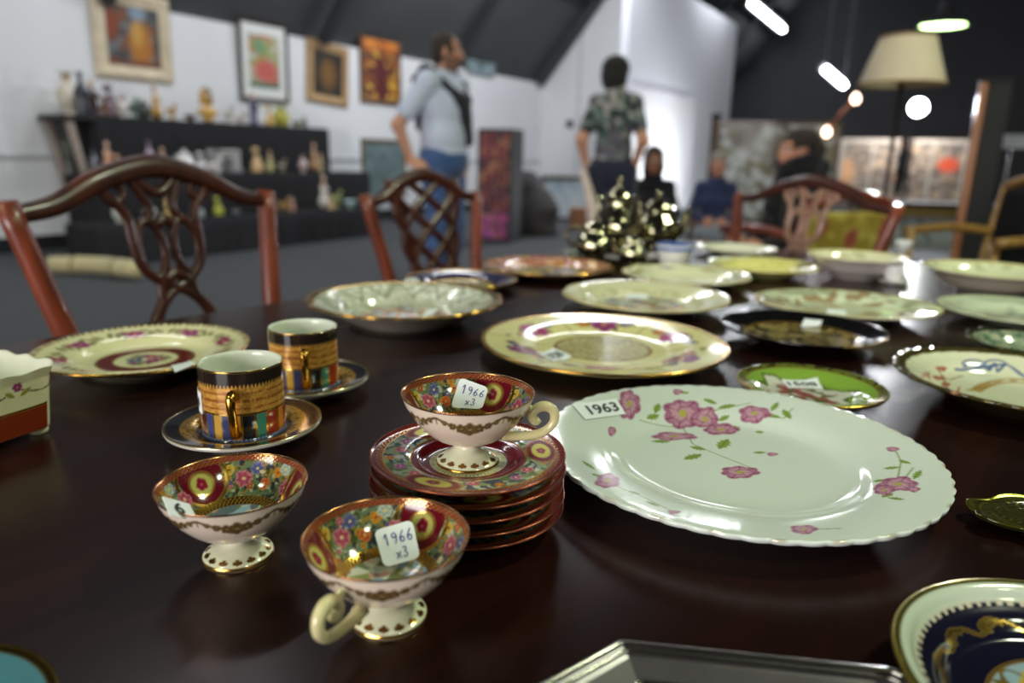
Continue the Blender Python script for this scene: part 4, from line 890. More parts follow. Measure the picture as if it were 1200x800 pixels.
# ------------------------------------------------------------------ chairs with pierced backs
M_chair = wood('chair_mahogany', (96, 40, 24), (140, 62, 36), .36, 3, .2, (10, 10, 1.5))
M_chairD = wood('chair_dark_mahogany', (52, 22, 15), (80, 34, 20), .38, 3, .15, (10, 10, 2))
M_chairGlare = wood('chair_glare_carving', (150, 112, 92), (186, 146, 124), .3, 3, .4, (8, 8, 2))  # glare on the mahogany splat, put into the colour as a paler wood
M_seat = mat('seat_cloth', (120, 92, 50), .9, var=.25, scale=40)
def lean(V, zs=.45, k=.19):
    V = np.array(V, float); V[:, 1] -= k*np.clip(V[:, 2]-zs, 0, None)**1.08; return V
def strip(pts, w, d=.011, n=30, closed=False):
    p = catmull(pts, n, closed); return tube(np.stack([p[:, 0], 0*p[:, 0], p[:, 1]], 1), w, 8, closed=closed, flat=1.0, up=(0, 1, 0))
def chair(pl, pr, zt, label, kind, crest=.066, group='carved mahogany dining chairs', msplat=None):
    pl = np.array(pl[:2]); pr = np.array(pr[:2]); d = pr-pl; w = np.linalg.norm(d); d /= w; fc = np.array([d[1], -d[0]])
    back = .19*(zt-.45)**1.08; c = (pl+pr)/2+fc*back
    o = empty('dining_chair', (c[0], c[1], 0), math.atan2(-fc[0], fc[1])); tag(o, label, 'chair', group)
    hw = w/2; xs = lambda z: hw-.20*max(zt-z, 0) if z > .45 else hw-.20*(zt-.45)
    for s in (-1, 1):
        path = np.array([(s*xs(z), 0 if z > .1 else -.03*(1-z/.1), z) for z in np.linspace(0.0, zt+.008, 26)]); path[:, 1] -= .10*np.clip(.45-path[:, 2], 0, None)
        V, F = tube(path, np.interp(path[:, 2], [0, .45, .6, zt], [.017, .021, .018, .0165]), 8, up=(0, 1, 0)); mk('post', lean(V), F, M_chair, o)
    cp = catmull([(-hw-.004, zt), (-hw*.72, zt+.012), (-hw*.4, zt+.046*crest/.066), (0, zt+crest), (hw*.4, zt+.046*crest/.066), (hw*.72, zt+.012), (hw+.004, zt)], 44)
    V, F = tube(np.stack([cp[:, 0], 0*cp[:, 0], cp[:, 1]-.012], 1), np.interp(np.abs(cp[:, 0])/hw, [0, .5, 1], [.020, .018, .0125]), 10, up=(0, 1, 0), flat=.75); mk('crest_rail', lean(V), F, M_chairD, o)
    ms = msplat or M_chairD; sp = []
    if kind == 'loops':
        for s in (-1, 1):
            sp.append(strip([(s*.100, zt+.040), (s*.092, zt+.012), (s*.066, zt-.020), (s*.064, zt-.065), (s*.056, zt-.105), (s*.022, zt-.135), (-s*.02, zt-.155), (-s*.05, zt-.195), (-s*.058, zt-.28), (-s*.035, zt-.36), (-s*.03, zt-.42)], .0088, n=50))
            a = np.linspace(0, 2*PI, 12, endpoint=False); sp.append(strip([(s*.034+.024*math.cos(t), zt-.078+.046*math.sin(t)) for t in a], .0080, n=36, closed=True))
            sp.append(strip([(s*.034+s*.016*math.cos(t)+s*.046, zt+.014+.015*math.sin(t)) for t in a], .0075, n=24, closed=True))
            sp.append(strip([(s*.034, zt-.036), (s*.022, zt-.012), (s*.034, zt+.014), (s*.052, zt+.042)], .0082))
            sp.append(strip([(s*.03, zt-.125), (s*.034, zt-.16), (s*.06, zt-.20), (s*.05, zt-.26), (s*.016, zt-.31), (s*.02, zt-.42)], .0085))
        sp.append(strip([(-.05, zt+.048), (-.022, zt+.022), (0, zt+.012), (.022, zt+.022), (.05, zt+.048)], .0088))
        sp.append(strip([(-.014, zt-.04), (0, zt-.03), (.014, zt-.04)], .010, n=10)); sp.append(strip([(-.02, zt-.13), (0, zt-.12), (.02, zt-.13)], .011, n=10))
    else:
        for i in range(6):
            q = np.linspace(0, 1, 16); W = .094*(1-q)**.9+.04; ph = i*2*PI/6
            sp.append(strip(np.stack([W*np.cos(ph+q*5.2), zt+.045-q*.44], 1), .0125, n=48))
        for s in (-1, 1):
            sp.append(strip([(s*.128, zt+.03), (s*.112, zt-.03), (s*.088, zt-.10), (s*.07, zt-.18), (s*.052, zt-.28), (s*.045, zt-.4)], .0115, n=30))
            sp.append(strip([(s*.15, zt+.02), (s*.125, zt-.012), (s*.10, zt-.005), (s*.095, zt+.02)], .0095))
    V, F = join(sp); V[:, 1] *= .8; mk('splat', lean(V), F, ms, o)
    xb = xs(.46)
    V, F = bbox(-xb+.012, xb-.012, -.012, .012, .455, .51, .004); mk('splat_shoe', lean(V), F, M_chairD, o, smooth=False)
    fw = xb+.045; V = np.array([(-xb, -.01, .40), (xb, -.01, .40), (fw, .42, .40), (-fw, .42, .40), (-xb, -.01, .455), (xb, -.01, .455), (fw, .42, .455), (-fw, .42, .455)])
    mk('seat_frame', V, [(3, 2, 1, 0), (4, 5, 6, 7), (0, 1, 5, 4), (1, 2, 6, 5), (2, 3, 7, 6), (3, 0, 4, 7)], M_chairD, o, smooth=False)
    g = np.linspace(-1, 1, 9); V = []; 
    for yy in g:
        for xx in g:
            k = xb+(fw-xb)*(yy+1)/2-.02; V.append((xx*k, .21+yy*.195, .456+.035*(1-abs(xx)**4)*(1-abs(yy)**4)))
    mk('seat', V, [(i*9+j, i*9+j+1, i*9+j+10, i*9+j+9) for i in range(8) for j in range(8)], M_seat, o)
    for s in (-1, 1):
        V, F = tube([(s*(fw-.02), .40, .40), (s*(fw-.02), .40, .2), (s*(fw-.02), .40, 0)], [.022, .018, .014], 8); mk('leg', V, F, M_chairD, o)
        V, F = tube([(s*(fw-.03), .40, .16), (s*xb, -.02, .16)], .010, 8); mk('stretcher', V, F, M_chairD, o)
    return o
chair(P(8, 243, z=.9), P(312, 228, z=.9), .9, 'mahogany chair with looped splat beside the crimson-ringed plate', 'loops')
q1 = P(428, 229, dist=1.95); q2 = P(558, 230, dist=2.25); chair(q1, q2, (q1[2]+q2[2])/2, 'dark mahogany chair with latticed back behind the navy plate', 'lattice', crest=.07)
q1 = P(866, 228, dist=2.64); q2 = P(1053, 244, dist=2.26); chair(q1, q2, (q1[2]+q2[2])/2, 'mahogany chair with ribbon splat coloured pale as glare at the table end', 'loops', crest=.07, msplat=M_chairGlare)

# ------------------------------------------------------------------ bodies as one smooth surface
def surface(prims, vox=.011, k=.03, subs=()):
    """prims: ('c', a, b, ra, rb) tapered capsules and ('e', centre, radii[, 3x3 axes]) ellipsoids, blended; returns vertices, quads"""
    lo = np.full(3, 1e9); hi = -lo
    for p in prims:
        if p[0] == 'c':
            for q, r in ((p[1], p[3]), (p[2], p[4])): lo = np.minimum(lo, np.array(q)-r); hi = np.maximum(hi, np.array(q)+r)
        else: r = max(p[2]); lo = np.minimum(lo, np.array(p[1])-r); hi = np.maximum(hi, np.array(p[1])+r)
    lo -= 3*vox; hi += 3*vox; n = np.ceil((hi-lo)/vox).astype(int)+1
    f = np.full(n, 1.0); ax = [lo[i]+vox*np.arange(n[i]) for i in range(3)]
    def field(p, sl):
        X = np.stack(np.meshgrid(*[ax[i][sl[i]] for i in range(3)], indexing='ij'), -1)
        if p[0] == 'c':
            a, b = np.array(p[1], float), np.array(p[2], float); e = b-a; t = np.clip((X-a)@e/(e@e+1e-12), 0, 1)
            return np.linalg.norm(X-a-t[..., None]*e, axis=-1)-(p[3]+(p[4]-p[3])*t)
        d = X-np.array(p[1]); 
        if len(p) > 3: d = d@np.array(p[3]).T
        r = np.array(p[2]); k0 = np.linalg.norm(d/r, axis=-1); k1 = np.linalg.norm(d/(r*r), axis=-1)+1e-9; return k0*(k0-1)/k1
    def rng_(p):
        if p[0] == 'c': a = np.minimum(np.array(p[1])-p[3], np.array(p[2])-p[4]); b = np.maximum(np.array(p[1])+p[3], np.array(p[2])+p[4])
        else: r = max(p[2]); a = np.array(p[1])-r; b = np.array(p[1])+r
        m = max(k, .02)+2*vox; i0 = np.clip(((a-m-lo)/vox).astype(int), 0, n-1); i1 = np.clip(((b+m-lo)/vox).astype(int)+2, 1, n)
        return tuple(slice(i0[i], i1[i]) for i in range(3))
    for p in prims:
        sl = rng_(p); d = field(p, sl); g = f[sl]; h = np.clip(k-np.abs(d-g), 0, None)/k; f[sl] = np.minimum(d, g)-h*h*k*.25
    for p in subs:
        sl = rng_(p); f[sl] = np.maximum(f[sl], -field(p, sl))
    ins = f < 0; c = np.zeros(np.array(n)-1, int)
    for i in (0, 1):
        for j in (0, 1):
            for l in (0, 1): c += ins[i:n[0]-1+i, j:n[1]-1+j, l:n[2]-1+l]
    act = (c > 0) & (c < 8); idx = np.argwhere(act); idm = -np.ones(act.shape, int); idm[act] = np.arange(len(idx))
    off = np.array([(i, j, l) for i in (0, 1) for j in (0, 1) for l in (0, 1)])
    vals = np.stack([f[idx[:, 0]+o[0], idx[:, 1]+o[1], idx[:, 2]+o[2]] for o in off], 1)
    acc = np.zeros((len(idx), 3)); cnt = np.zeros(len(idx))
    for a in range(8):
        for b in range(a+1, 8):
            if np.abs(off[a]-off[b]).sum() != 1: continue
            va, vb = vals[:, a], vals[:, b]; m = (va < 0) != (vb < 0); t = np.where(m, va/(va-vb+1e-15), 0)
            acc += np.where(m[:, None], off[a]+t[:, None]*(off[b]-off[a]), 0); cnt += m
    V = lo+vox*(idx+acc/cnt[:, None]); F = []
    for a in range(3):
        s0 = [slice(0, None)]*3; s1 = [slice(0, None)]*3; s0[a] = slice(0, -1); s1[a] = slice(1, None)
        A = ins[tuple(s0)]; Bq = ins[tuple(s1)]; e = np.argwhere(A != Bq); b, c2 = (a+1) % 3, (a+2) % 3
        e = e[(e[:, b] > 0) & (e[:, c2] > 0) & (e[:, b] < n[b]-1) & (e[:, c2] < n[c2]-1)]
        ub = np.eye(3, dtype=int)[b]; uc = np.eye(3, dtype=int)[c2]
        q = np.stack([idm[tuple((e-ub-uc).T)], idm[tuple((e-uc).T)], idm[tuple(e.T)], idm[tuple((e-ub).T)]], 1)
        fl = A[tuple(e.T)]; q[~fl] = q[~fl][:, ::-1]; F.append(q)
    return V, np.concatenate(F)
def v3(*a): return np.array(a, float)
M_skin = mat_col('skin', .55, 0.0, .5, .3); M_cloth_c = mat_col('printed_cloth', .9, 0.0, .9, .2)
def hand(prims, w, d, side, curl=.5, up=None, r=.0095):
    """palm, four fingers and a thumb at wrist w pointing along d; side = thumb direction"""
    d = d/np.linalg.norm(d); side = side-d*(side@d); side /= np.linalg.norm(side); pn = np.cross(d, side)
    pc = w+d*.045; prims.append(('c', w, w+d*.03, .025, .026)); prims.append(('c', pc-side*.014, pc+side*.014, .022, .022)); prims.append(('c', w+d*.075-side*.02, w+d*.075+side*.022, .014, .014))
    for i, (o, L) in enumerate(((.030, .068), (.010, .078), (-.011, .072), (-.031, .056))):
        b = w+d*.078+side*o; c1 = math.cos(curl); s1 = math.sin(curl); m = b+(d*c1+pn*s1)*L*.5; t = m+(d*math.cos(2*curl)+pn*math.sin(2*curl))*L*.5
        prims.append(('c', b, m, r, r)); prims.append(('c', m, t, r, r*.85))
    b = w+d*.03+side*.026; m = b+(d*.55+side*.7)*.035; t = m+(d*.9+side*.25+pn*.3)*.032; prims.append(('c', b, m, .012, .0105)); prims.append(('c', m, t, .0105, .009))
def head_prims(c, fdir, s=1.0):
    """skull, jaw, nose, brow and ears; c = centre of the head, fdir = where it looks"""
    f = np.array([fdir[0], fdir[1], fdir[2] if len(fdir) > 2 else 0.0]); f /= np.linalg.norm(f); r = np.cross(f, v3(0, 0, 1)); r /= np.linalg.norm(r); u = np.cross(r, f)
    A = np.stack([r, f, u]); e = lambda rr, ff, uu, *ra: ('e', c+(r*rr+f*ff+u*uu)*s, tuple(q*s for q in ra), A)
    return [e(0, -.012, .03, .073, .092, .088), e(0, .020, -.045, .056, .062, .070), e(0, .052, -.085, .030, .030, .026), ('c', c+(f*.078+u*.012)*s, c+(f*.104-u*.022)*s, .010*s, .014*s), e(0, .074, .026, .045, .018, .013), e(0, .076, -.055, .022, .015, .010),
            e(-.074, -.012, -.008, .010, .020, .030), e(.074, -.012, -.008, .010, .020, .030)], (r, f, u)
def skin_cols(V, c, fr, s, skin=(206, 150, 122), beard=None):
    r, f, u = fr; col = np.ones((len(V), 4)); col[:, :3] = lin(skin); d = (V-c)/s; a, b, g = d@r, d@f, d@u
    p = Paint(a, g, skin); hd = (np.abs(a) < .1)*(np.abs(g) < .14)*(np.abs(b) < .13)
    p.put(hd*.5*(1-sstep(.02, .04, np.hypot(np.abs(a)-.042, g+.03)))*(b > .04), np.array(skin)*[1.02, .86, .84])
    for sx in (-1, 1):
        q = np.hypot((a-sx*.031)/.016, (g-.006)/.008); p.put(hd*(b > .05)*(1-sstep(.9, 1.1, q)), (232, 228, 222)); p.put(hd*(b > .05)*(1-sstep(.35, .5, q)), (44, 32, 26))
        p.put(hd*(b > .05)*(np.abs(g-.028-.1*(.03-np.abs(a-sx*.033))) < .005)*(np.abs(a-sx*.033) < .022), (70, 50, 40))
    p.put(hd*(b > .055)*(np.hypot(a/.026, (g+.057)/.008) < 1), (166, 90, 84))
    if beard is not None: p.put(hd*(g < -.035)*(b > -.02)*(np.hypot(a/.026, (g+.057)/.008) >= 1)*.8, beard)
    col[:, :3] = p.c[:, :3]; return col
def person(label, loc, rz, J, head=(0, 1), skin=(206, 150, 122), sex='m', s=1.0, clothes=None, hair=None, beard=None, group=None, fat=1.0):
    """J: joints in the person's own frame, facing +y, right hand at +x"""
    j = {k: np.array(v, float)*s for k, v in J.items()}
    B = []; hp, fr = head_prims(j['head'], head, s); B += hp
    B.append(('c', j['neck']+v3(0, -.005, .0)*s, j['head']+v3(0, -.015, -.045)*s, .056*s, .050*s))
    W = (.15 if sex == 'm' else .125)*s; D = (.115 if sex == 'm' else .10)*s*fat
    sh = (j['shR']-j['shL']); shn = sh/np.linalg.norm(sh); hipn = (j['hipR']-j['hipL']); hipn /= np.linalg.norm(hipn)
    tor = []
    ch, be, pe_ = j['chest'], j['belly'], j['pelvis']
    def frame(n, up): f = np.cross(up, n); f /= np.linalg.norm(f); u = np.cross(n, f); return np.stack([n, f, u])
    up1 = j['neck']-be; up1 /= np.linalg.norm(up1)
    tor.append(('e', ch, (W*1.06, D, .19*s), frame(shn, up1))); tor.append(('e', be, (W*.95*(.5+.5*fat), D*.98, .17*s), frame(hipn, up1))); tor.append(('e', pe_, (W*1.04, D*1.02, .13*s), frame(hipn, v3(0, 0, 1))))
    rs_ = (.062 if sex == 'm' else .050)*s; tor.append(('c', j['shL'], j['shR'], rs_, rs_)); tor.append(('c', j['neck']+v3(0, -.01, -.05)*s, j['neck'], .085*s, .06*s))
    if sex == 'f':
        for q in (-1, 1): tor.append(('e', ch+shn*q*.065*s+fr[1]*0+np.cross(up1, shn)*.085*s-up1*.03*s, (.06*s, .05*s, .06*s)))
    B += tor; arms = []; legs = []; slv = []
    for q in 'LR':
        a, b, c = j['sh'+q], j['el'+q], j['wr'+q]; arms += [('c', a, b, .052*s, .040*s), ('c', b, c, .041*s, .027*s)]
        slv.append(('c', a, a+(b-a)*.62, .052*s, .047*s)); slv.append(('f', a, b, c))
        hand(B, c, j.get('hd'+q, c+(c-b))-c, j.get('th'+q, v3(0, 1, 0)), curl=J.get('curl', .45) if not isinstance(J.get('curl'), np.ndarray) else .45)
        h, k_, an = j['hip'+q], j['kn'+q], j['an'+q]; legs += [('c', h, k_, .086*s*(.6+.4*fat), .056*s), ('c', k_, k_+(an-k_)*.35, .056*s, .056*s), ('c', k_+(an-k_)*.35, an, .055*s, .036*s)]
        t = j['to'+q]; B += [('c', an+v3(0, 0, -.045)*s, t, .036*s, .026*s)]
    B += arms+legs
    V, F = surface(B, .0105*s, .028*s); cols = skin_cols(V, j['head'], fr, s, skin, beard)
    o = mk('person', V, F, M_skin, None, cols, loc=loc, rz=rz); tag(o, label, 'person', group)
    infl = lambda ps, d: [((p[0], p[1], p[2], p[3]+d, p[4]+d) if p[0] == 'c' else (p[0], p[1], tuple(q+d for q in p[2]))+tuple(p[3:])) for p in ps]
    for nm, m, kind, extra in clothes or []:
        d = .014*s
        if kind in ('short', 'long'):
            ps = infl(tor, d*1.15)
            for q in 'LR':
                a, b, c = j['sh'+q], j['el'+q], j['wr'+q]
                if kind == 'short': ps.append(('c', a, a+(b-a)*.66, (.066 if sex == 'm' else .058)*s, (.070 if sex == 'm' else .058)*s))
                else: ps += [('c', a, b, (.066 if sex == 'm' else .056)*s, .056*s), ('c', b, b+(c-b)*.94, .057*s, .042*s)]
            ps = ps[:5]+ps[5:]
            subs = [('e', j['head'], (.085*s, .10*s, .13*s))]
        elif kind == 'trousers':
            ps = infl(legs, .017*s)+infl([tor[2]], .018*s); subs = []
        elif kind == 'skirt':
            ps = infl([tor[2]], .02*s)+[('c', j['pelvis']+v3(0, .04, .02)*s, (j['knL']+j['knR'])/2, .105*s, .10*s)]+infl(legs[:1]+legs[3:4], .022*s); subs = []
        elif kind == 'shoes':
            ps = []
            for q in 'LR': ps += [('c', j['an'+q]+v3(0, -.02, -.035)*s, j['to'+q], .046*s, .036*s), ('c', j['an'+q]+v3(0, 0, -.045)*s, j['an'+q]+v3(0, 0, -.005)*s, .046*s, .05*s)]
            subs = []
        else: ps = [tuple([p[0]]+[np.array(x, float)*s if hasattr(x, '__len__') else x*s for x in p[1:]]) if p[0] == 'c' else (p[0], np.array(p[1])*s, tuple(np.array(p[2])*s)) for p in extra]; subs = []; extra = None
        V, F = surface(ps, .012*s, .03*s, subs)
        if callable(extra): mk(nm, V, F, M_cloth_c, o, extra(V))
        else: mk(nm, V, F, m, o)
    if hair:
        hm, hl = hair; r, f, u = fr; c = j['head']; A = np.stack([r, f, u]); ps = []; subs = [('e', c+(f*.075-u*.035)*s, (.070*s, .075*s, .082*s), A)]
        for p in hl: ps.append(('e', c+(r*p[0]+f*p[1]+u*p[2])*s, tuple(q*s for q in p[3:6]), A))
        V, F = surface(ps, .009*s, .02*s, subs); V += .004*s*np.sin(V[:, [1, 2, 0]]*160); mk('hair', V, F, hm, o)
    return o
def stand(h=1.0, **kw):
    J = dict(head=(0, .02, 1.60), neck=(0, -.01, 1.46), chest=(0, 0, 1.27), belly=(0, .01, 1.06), pelvis=(0, 0, .92), shL=(-.175, 0, 1.40), shR=(.175, 0, 1.40), elL=(-.24, -.03, 1.11), elR=(.24, -.03, 1.11), wrL=(-.25, .06, .87), wrR=(.25, .06, .87),
             hipL=(-.09, 0, .90), hipR=(.09, 0, .90), knL=(-.10, .02, .48), knR=(.10, .02, .48), anL=(-.10, -.02, .085), anR=(.10, -.02, .085), toL=(-.12, .17, .03), toR=(.12, .17, .03), thL=(.3, 1, 0), thR=(-.3, 1, 0))
    J.update(kw); return J
def sit(seat=.44, **kw):
    z = seat+.09
    J = dict(head=(0, .06, z+.68), neck=(0, .01, z+.54), chest=(0, -.01, z+.35), belly=(0, -.01, z+.16), pelvis=(0, -.02, z+.03), shL=(-.142, .0, z+.45), shR=(.142, .0, z+.45), elL=(-.22, .05, z+.21), elR=(.22, .05, z+.21), wrL=(-.10, .27, z+.14), wrR=(.10, .27, z+.14),
             hipL=(-.09, .0, z), hipR=(.09, .0, z), knL=(-.10, .43, z+.02), knR=(.10, .43, z+.02), anL=(-.10, .45, .085), anR=(.10, .45, .085), toL=(-.11, .63, .03), toR=(.11, .63, .03), thL=(.6, .3, .8), thR=(-.6, .3, .8))
    J.update(kw); return J
cl = lambda n, c, **k: mat(n, c, .9, var=k.get('var', .15), scale=k.get('scale', 9), sheen=.2)
face = lambda right, fwd: ang(right, fwd)-PI/2
SHORT = [(0, -.018, .042, .082, .098, .092), (0, -.06, -.01, .074, .06, .08)]
# standing man, 3/4 view, looking along the hall
mp = P(520, 300, dist=5.35)
person('standing man in pale blue polo shirt and jeans, dark jumper over his shoulders', (mp[0], mp[1], 0), face(.86, -.50),
  stand(elR=(.28, -.17, 1.13), wrR=(.23, -.10, .90), hdR=(.22, .02, .82), thR=(-.5, .6, 0), elL=(-.20, -.06, 1.12), wrL=(-.15, .04, .90), head=(0.0, .03, 1.60)), head=(-.55, .83), fat=1.3, s=1.035, beard=(96, 78, 66),
  clothes=[('shirt', cl('pale_blue_cotton', (206, 214, 236), var=.04), 'short', None), ('trousers', cl('blue_denim', (64, 92, 140), var=.25, scale=30), 'trousers', None), ('shoes', cl('brown_leather', (60, 44, 36)), 'shoes', None),
    ('jumper', cl('navy_knit', (36, 38, 48)), 'own', [('c', (-.19, -.03, 1.455), (.16, -.04, 1.47), .045, .045), ('c', (.15, -.02, 1.47), (.04, .155, 1.30), .042, .040), ('c', (-.17, -.02, 1.46), (-.04, .155, 1.30), .042, .042), ('c', (-.01, .155, 1.30), (-.05, .165, 1.04), .045, .042), ('c', (.03, .155, 1.30), (-.02, .16, 1.2), .04, .04), ('c', (-.14, -.10, 1.42), (.14, -.10, 1.42), .05, .05), ('c', (0, -.13, 1.40), (0, -.145, 1.15), .07, .08)]),
    ('belt', cl('black_leather', (30, 28, 28)), 'own', [('e', (0, 0, .965), (.185, .150, .026))])],
  hair=(cl('dark_brown_hair', (52, 42, 36)), [(0, -.025, .045, .080, .090, .084), (0, -.06, -.02, .074, .05, .07), (.06, -.01, .01, .022, .05, .05), (-.06, -.01, .01, .022, .05, .05)]))
# standing woman seen from behind, hands on hips
wp = P(712, 300, dist=5.6)
def camo(V):
    p = Paint(V[:, 0]+V[:, 1]*.6, V[:, 2], (112, 128, 122)); o = np.ones(p.n); p.blotch(o, ((160, 156, 152), (70, 90, 84), (176, 168, 166), (52, 62, 62), (104, 98, 110)), .12, 31.0); return p.c
person('standing woman seen from behind in a mottled grey-green blouse, hands on hips', (wp[0], wp[1], 0), face(.30, .95),
  stand(shL=(-.135, 0, 1.39), shR=(.135, 0, 1.39), elR=(.235, -.10, 1.12), wrR=(.165, -.0, .955), hdR=(.12, .08, .90), thR=(0, -1, .2), elL=(-.235, -.06, 1.12), wrL=(-.20, .0, .93), hdL=(-.16, .06, .86), thL=(0, -1, .2), head=(0, .02, 1.58)), head=(.35, 1), sex='f', s=.985, fat=1.1,
  clothes=[('blouse', None, 'short', camo), ('trousers', cl('navy_cloth', (34, 38, 58)), 'trousers', None), ('shoes', cl('black_shoe', (26, 24, 26)), 'shoes', None)],
  hair=(cl('black_hair', (34, 30, 30)), SHORT+[(0, -.055, -.01, .098, .085, .11), (0, -.04, .055, .098, .098, .088)]))
q = P(690, 228, dist=5.45); ta_, tb_ = P(683, 200, dist=5.5), P(697, 262, dist=5.45)
V, F = tube(catmull([ta_-q, ta_*.5+tb_*.5-q+v3(.01, 0, 0), tb_-q], 14), np.linspace(.028, .052, 14), 14)
o = empty('rolled_bag', q); tag(o, 'long pale cloth roll hanging beside the standing woman', 'bag'); mk('roll', V, F, cl('pale_cloth', (226, 206, 196)), o)
V, F = tube(catmull([ta_-q+v3(0, 0, .0), ta_-q+v3(.03, .02, .05), ta_-q+v3(.05, .03, .06)], 10), .008, 8); mk('strap', V, F, cl('pale_strap', (206, 186, 176)), o)
# three seated people and the far woman
SEATS = []
def seated(label, px, py, dist, ztop, rz, clothes, hair, head, sex='f', s=1.0, J=None, skin=(198, 142, 116), fat=1.0):
    p = P(px, py, dist=dist); seat = max(.22, ztop-.68*s-.09*s-.13*s)
    person(label, (p[0], p[1], 0), rz, sit(seat/s, **(J or {})), head=head, sex=sex, s=s, clothes=clothes, hair=hair, skin=skin, fat=fat)
    SEATS.append((p, rz, seat)); return p
dark = [('jacket', cl('black_wool', (26, 26, 32)), 'long', None), ('trousers', cl('dark_trousers', (34, 36, 44)), 'trousers', None), ('shoes', cl('black_shoe', (26, 24, 26)), 'shoes', None)]
LONGH = [(0, -.02, .045, .083, .098, .09), (0, -.07, -.04, .08, .055, .12), (.065, -.02, -.05, .028, .045, .12), (-.065, -.02, -.05, .028, .045, .12)]
seated('seated woman in black with long dark hair before the lit board', 768, 172, 6.6, 1.09, face(-.25, -.97), dark, (cl('dark_hair_b', (58, 44, 38)), LONGH), (-.15, 1), s=.96)
seated('seated woman in navy top with grey hair and a pale cloth on her lap', 842, 190, 7.2, 1.02, face(-.2, -.98), [('top', cl('navy_top', (40, 50, 88)), 'long', None), ('skirt', cl('grey_skirt', (120, 124, 136)), 'skirt', None), ('shoes', cl('black_shoe', (26, 24, 26)), 'shoes', None)], (cl('grey_hair', (150, 140, 134)), SHORT), (-.1, 1), s=.94)
seated('seated woman in profile with black scarf and dark hair in a bun', 946, 152, 4.7, 1.17, face(-.96, -.26), [('jacket', cl('black_wool', (26, 26, 32)), 'long', None), ('trousers', cl('rose_trousers', (150, 84, 96)), 'trousers', None), ('shoes', cl('black_shoe', (26, 24, 26)), 'shoes', None),
   ('scarf', cl('black_scarf', (22, 22, 26)), 'own', [('c', (-.09, .02, .97), (.09, .02, .97), .07, .07), ('c', (-.06, .09, .96), (.06, .09, .96), .055, .055), ('c', (0, .10, .95), (.03, .15, .72), .05, .06), ('c', (-.08, -.06, .95), (.08, -.06, .95), .06, .06)])], (cl('brown_black_hair', (46, 34, 30)), SHORT+[(0, -.13, .01, .06, .06, .065), (0, -.06, .06, .085, .08, .07), (0, -.07, -.03, .084, .06, .08)]), (0.05, 1), s=1.0)
fp = P(1050, 240, dist=17.5)
person('far woman in dark coat with long brown hair standing by the lit stall', (fp[0], fp[1], 0), face(-.8, .5), stand(), head=(.1, 1), sex='f', s=.88, clothes=[('coat', cl('dark_coat', (34, 36, 44)), 'long', None), ('skirt', cl('dark_skirt', (30, 32, 40)), 'skirt', None), ('shoes', cl('black_shoe', (26, 24, 26)), 'shoes', None)], hair=(cl('long_brown_hair', (84, 66, 56)), LONGH))
# plain upright chairs that carry the seated people
def seat_chair(p, rz, seat, label, m, mc):
    o = empty('armless_chair', (p[0], p[1], 0), rz); tag(o, label, 'chair'); z = seat-.025
    V, F = bbox(-.24, .24, -.22, .26, z-.05, z-.005, .02); mk('seat', V, F, mc, o, smooth=False)
    V, F = bbox(-.19, .19, -.27, -.225, z+.04, z+.36, .018); mk('backrest', V, F, mc, o, smooth=False)
    for sx in (-1, 1):
        V, F = tube([(sx*.2, .22, 0), (sx*.2, .22, z-.05)], [.013, .018], 8); mk('leg', V, F, m, o)
        V, F = tube([(sx*.2, -.26, 0), (sx*.2, -.245, z-.03), (sx*.2, -.248, z+.34)], [.013, .018, .014], 8); mk('leg', V, F, m, o)
for (p, rz_, se), lb_, c in zip(SEATS, ('dark chair carrying the seated woman in black', 'beige upholstered chair under the grey-haired woman', 'brown chair carrying the woman in profile'), ((40, 40, 44), (176, 142, 104), (96, 60, 44))):
    seat_chair(p, rz_, se, lb_, M_chairD, mat('seat_cover_%d' % c[0], c, .9))

# ------------------------------------------------------------------ stepped display with black cloths along the left wall
M_cloth = mat('black_cloth', (26, 26, 29), .95, var=.2, scale=5)
ya = P(62, 142, x=-7.2)[1]; yb = P(372, 152, x=-7.2)[1]; yb2 = P(406, 203, x=-6.9)[1]; yb3 = P(408, 250, x=-6.5)[1]
T1z = P(200, 141, x=-7.2)[2]; T2z = P(250, 203, x=-6.65)[2]; T3z = P(330, 249, x=-6.15)[2]
def dstand(lb_):
    global ds
    ds = empty('display_table', (XL+.5, (ya+yb)/2, 0)); tag(ds, lb_, 'display table', 'stepped display tables')
ox, oy = XL+.5, (ya+yb)/2
def draped(x0, x1, y0, y1, z, nm):
    """cloth over a long table: flat top, folds down the front and ends"""
    per = [(x1, y) for y in np.linspace(y0, y1, 120)]; V = []; F = []; n = len(per)
    rows = [(0, z), (.006, z-.004), (.012, z-.03)]+[(.02, q) for q in np.linspace(z-.08, .01, 8)]
    for k, (o_, zz) in enumerate(rows):
        for i, (x, y) in enumerate(per):
            w = (z-zz)/z; V.append((x+o_+.012*w*math.sin(i*.55+math.sin(i*.21)*2)+.006*w*math.sin(i*1.3), y, zz))
    for k in range(len(rows)-1): F += [(k*n+i, (k+1)*n+i, (k+1)*n+i+1, k*n+i+1) for i in range(n-1)]
    b = len(V)
    for y, base in ((y0, 0), (y1, n-1)):
        e = len(V)
        for k, (o_, zz) in enumerate(rows): V.append((x0, y, zz))
        for k in range(len(rows)-1): F.append((k*n+base, e+k, e+k+1, (k+1)*n+base))
    e0 = b; e1 = b+len(rows); F.append((0, n-1, e1, e0)) if False else F.append(tuple([e0]+list(range(0, n))+[e1]))
    F.append((e0, e1, e1+len(rows)-1, e0+len(rows)-1))
    V = np.array(V)-[ox, oy, 0]; mk(nm, V, F, M_cloth, ds)
dstand('tall black-draped display table on a trestle against the left wall')
draped(XL+.03, -7.02, ya+.28, yb, T1z, 'tier_cloth')
top_ds = ds
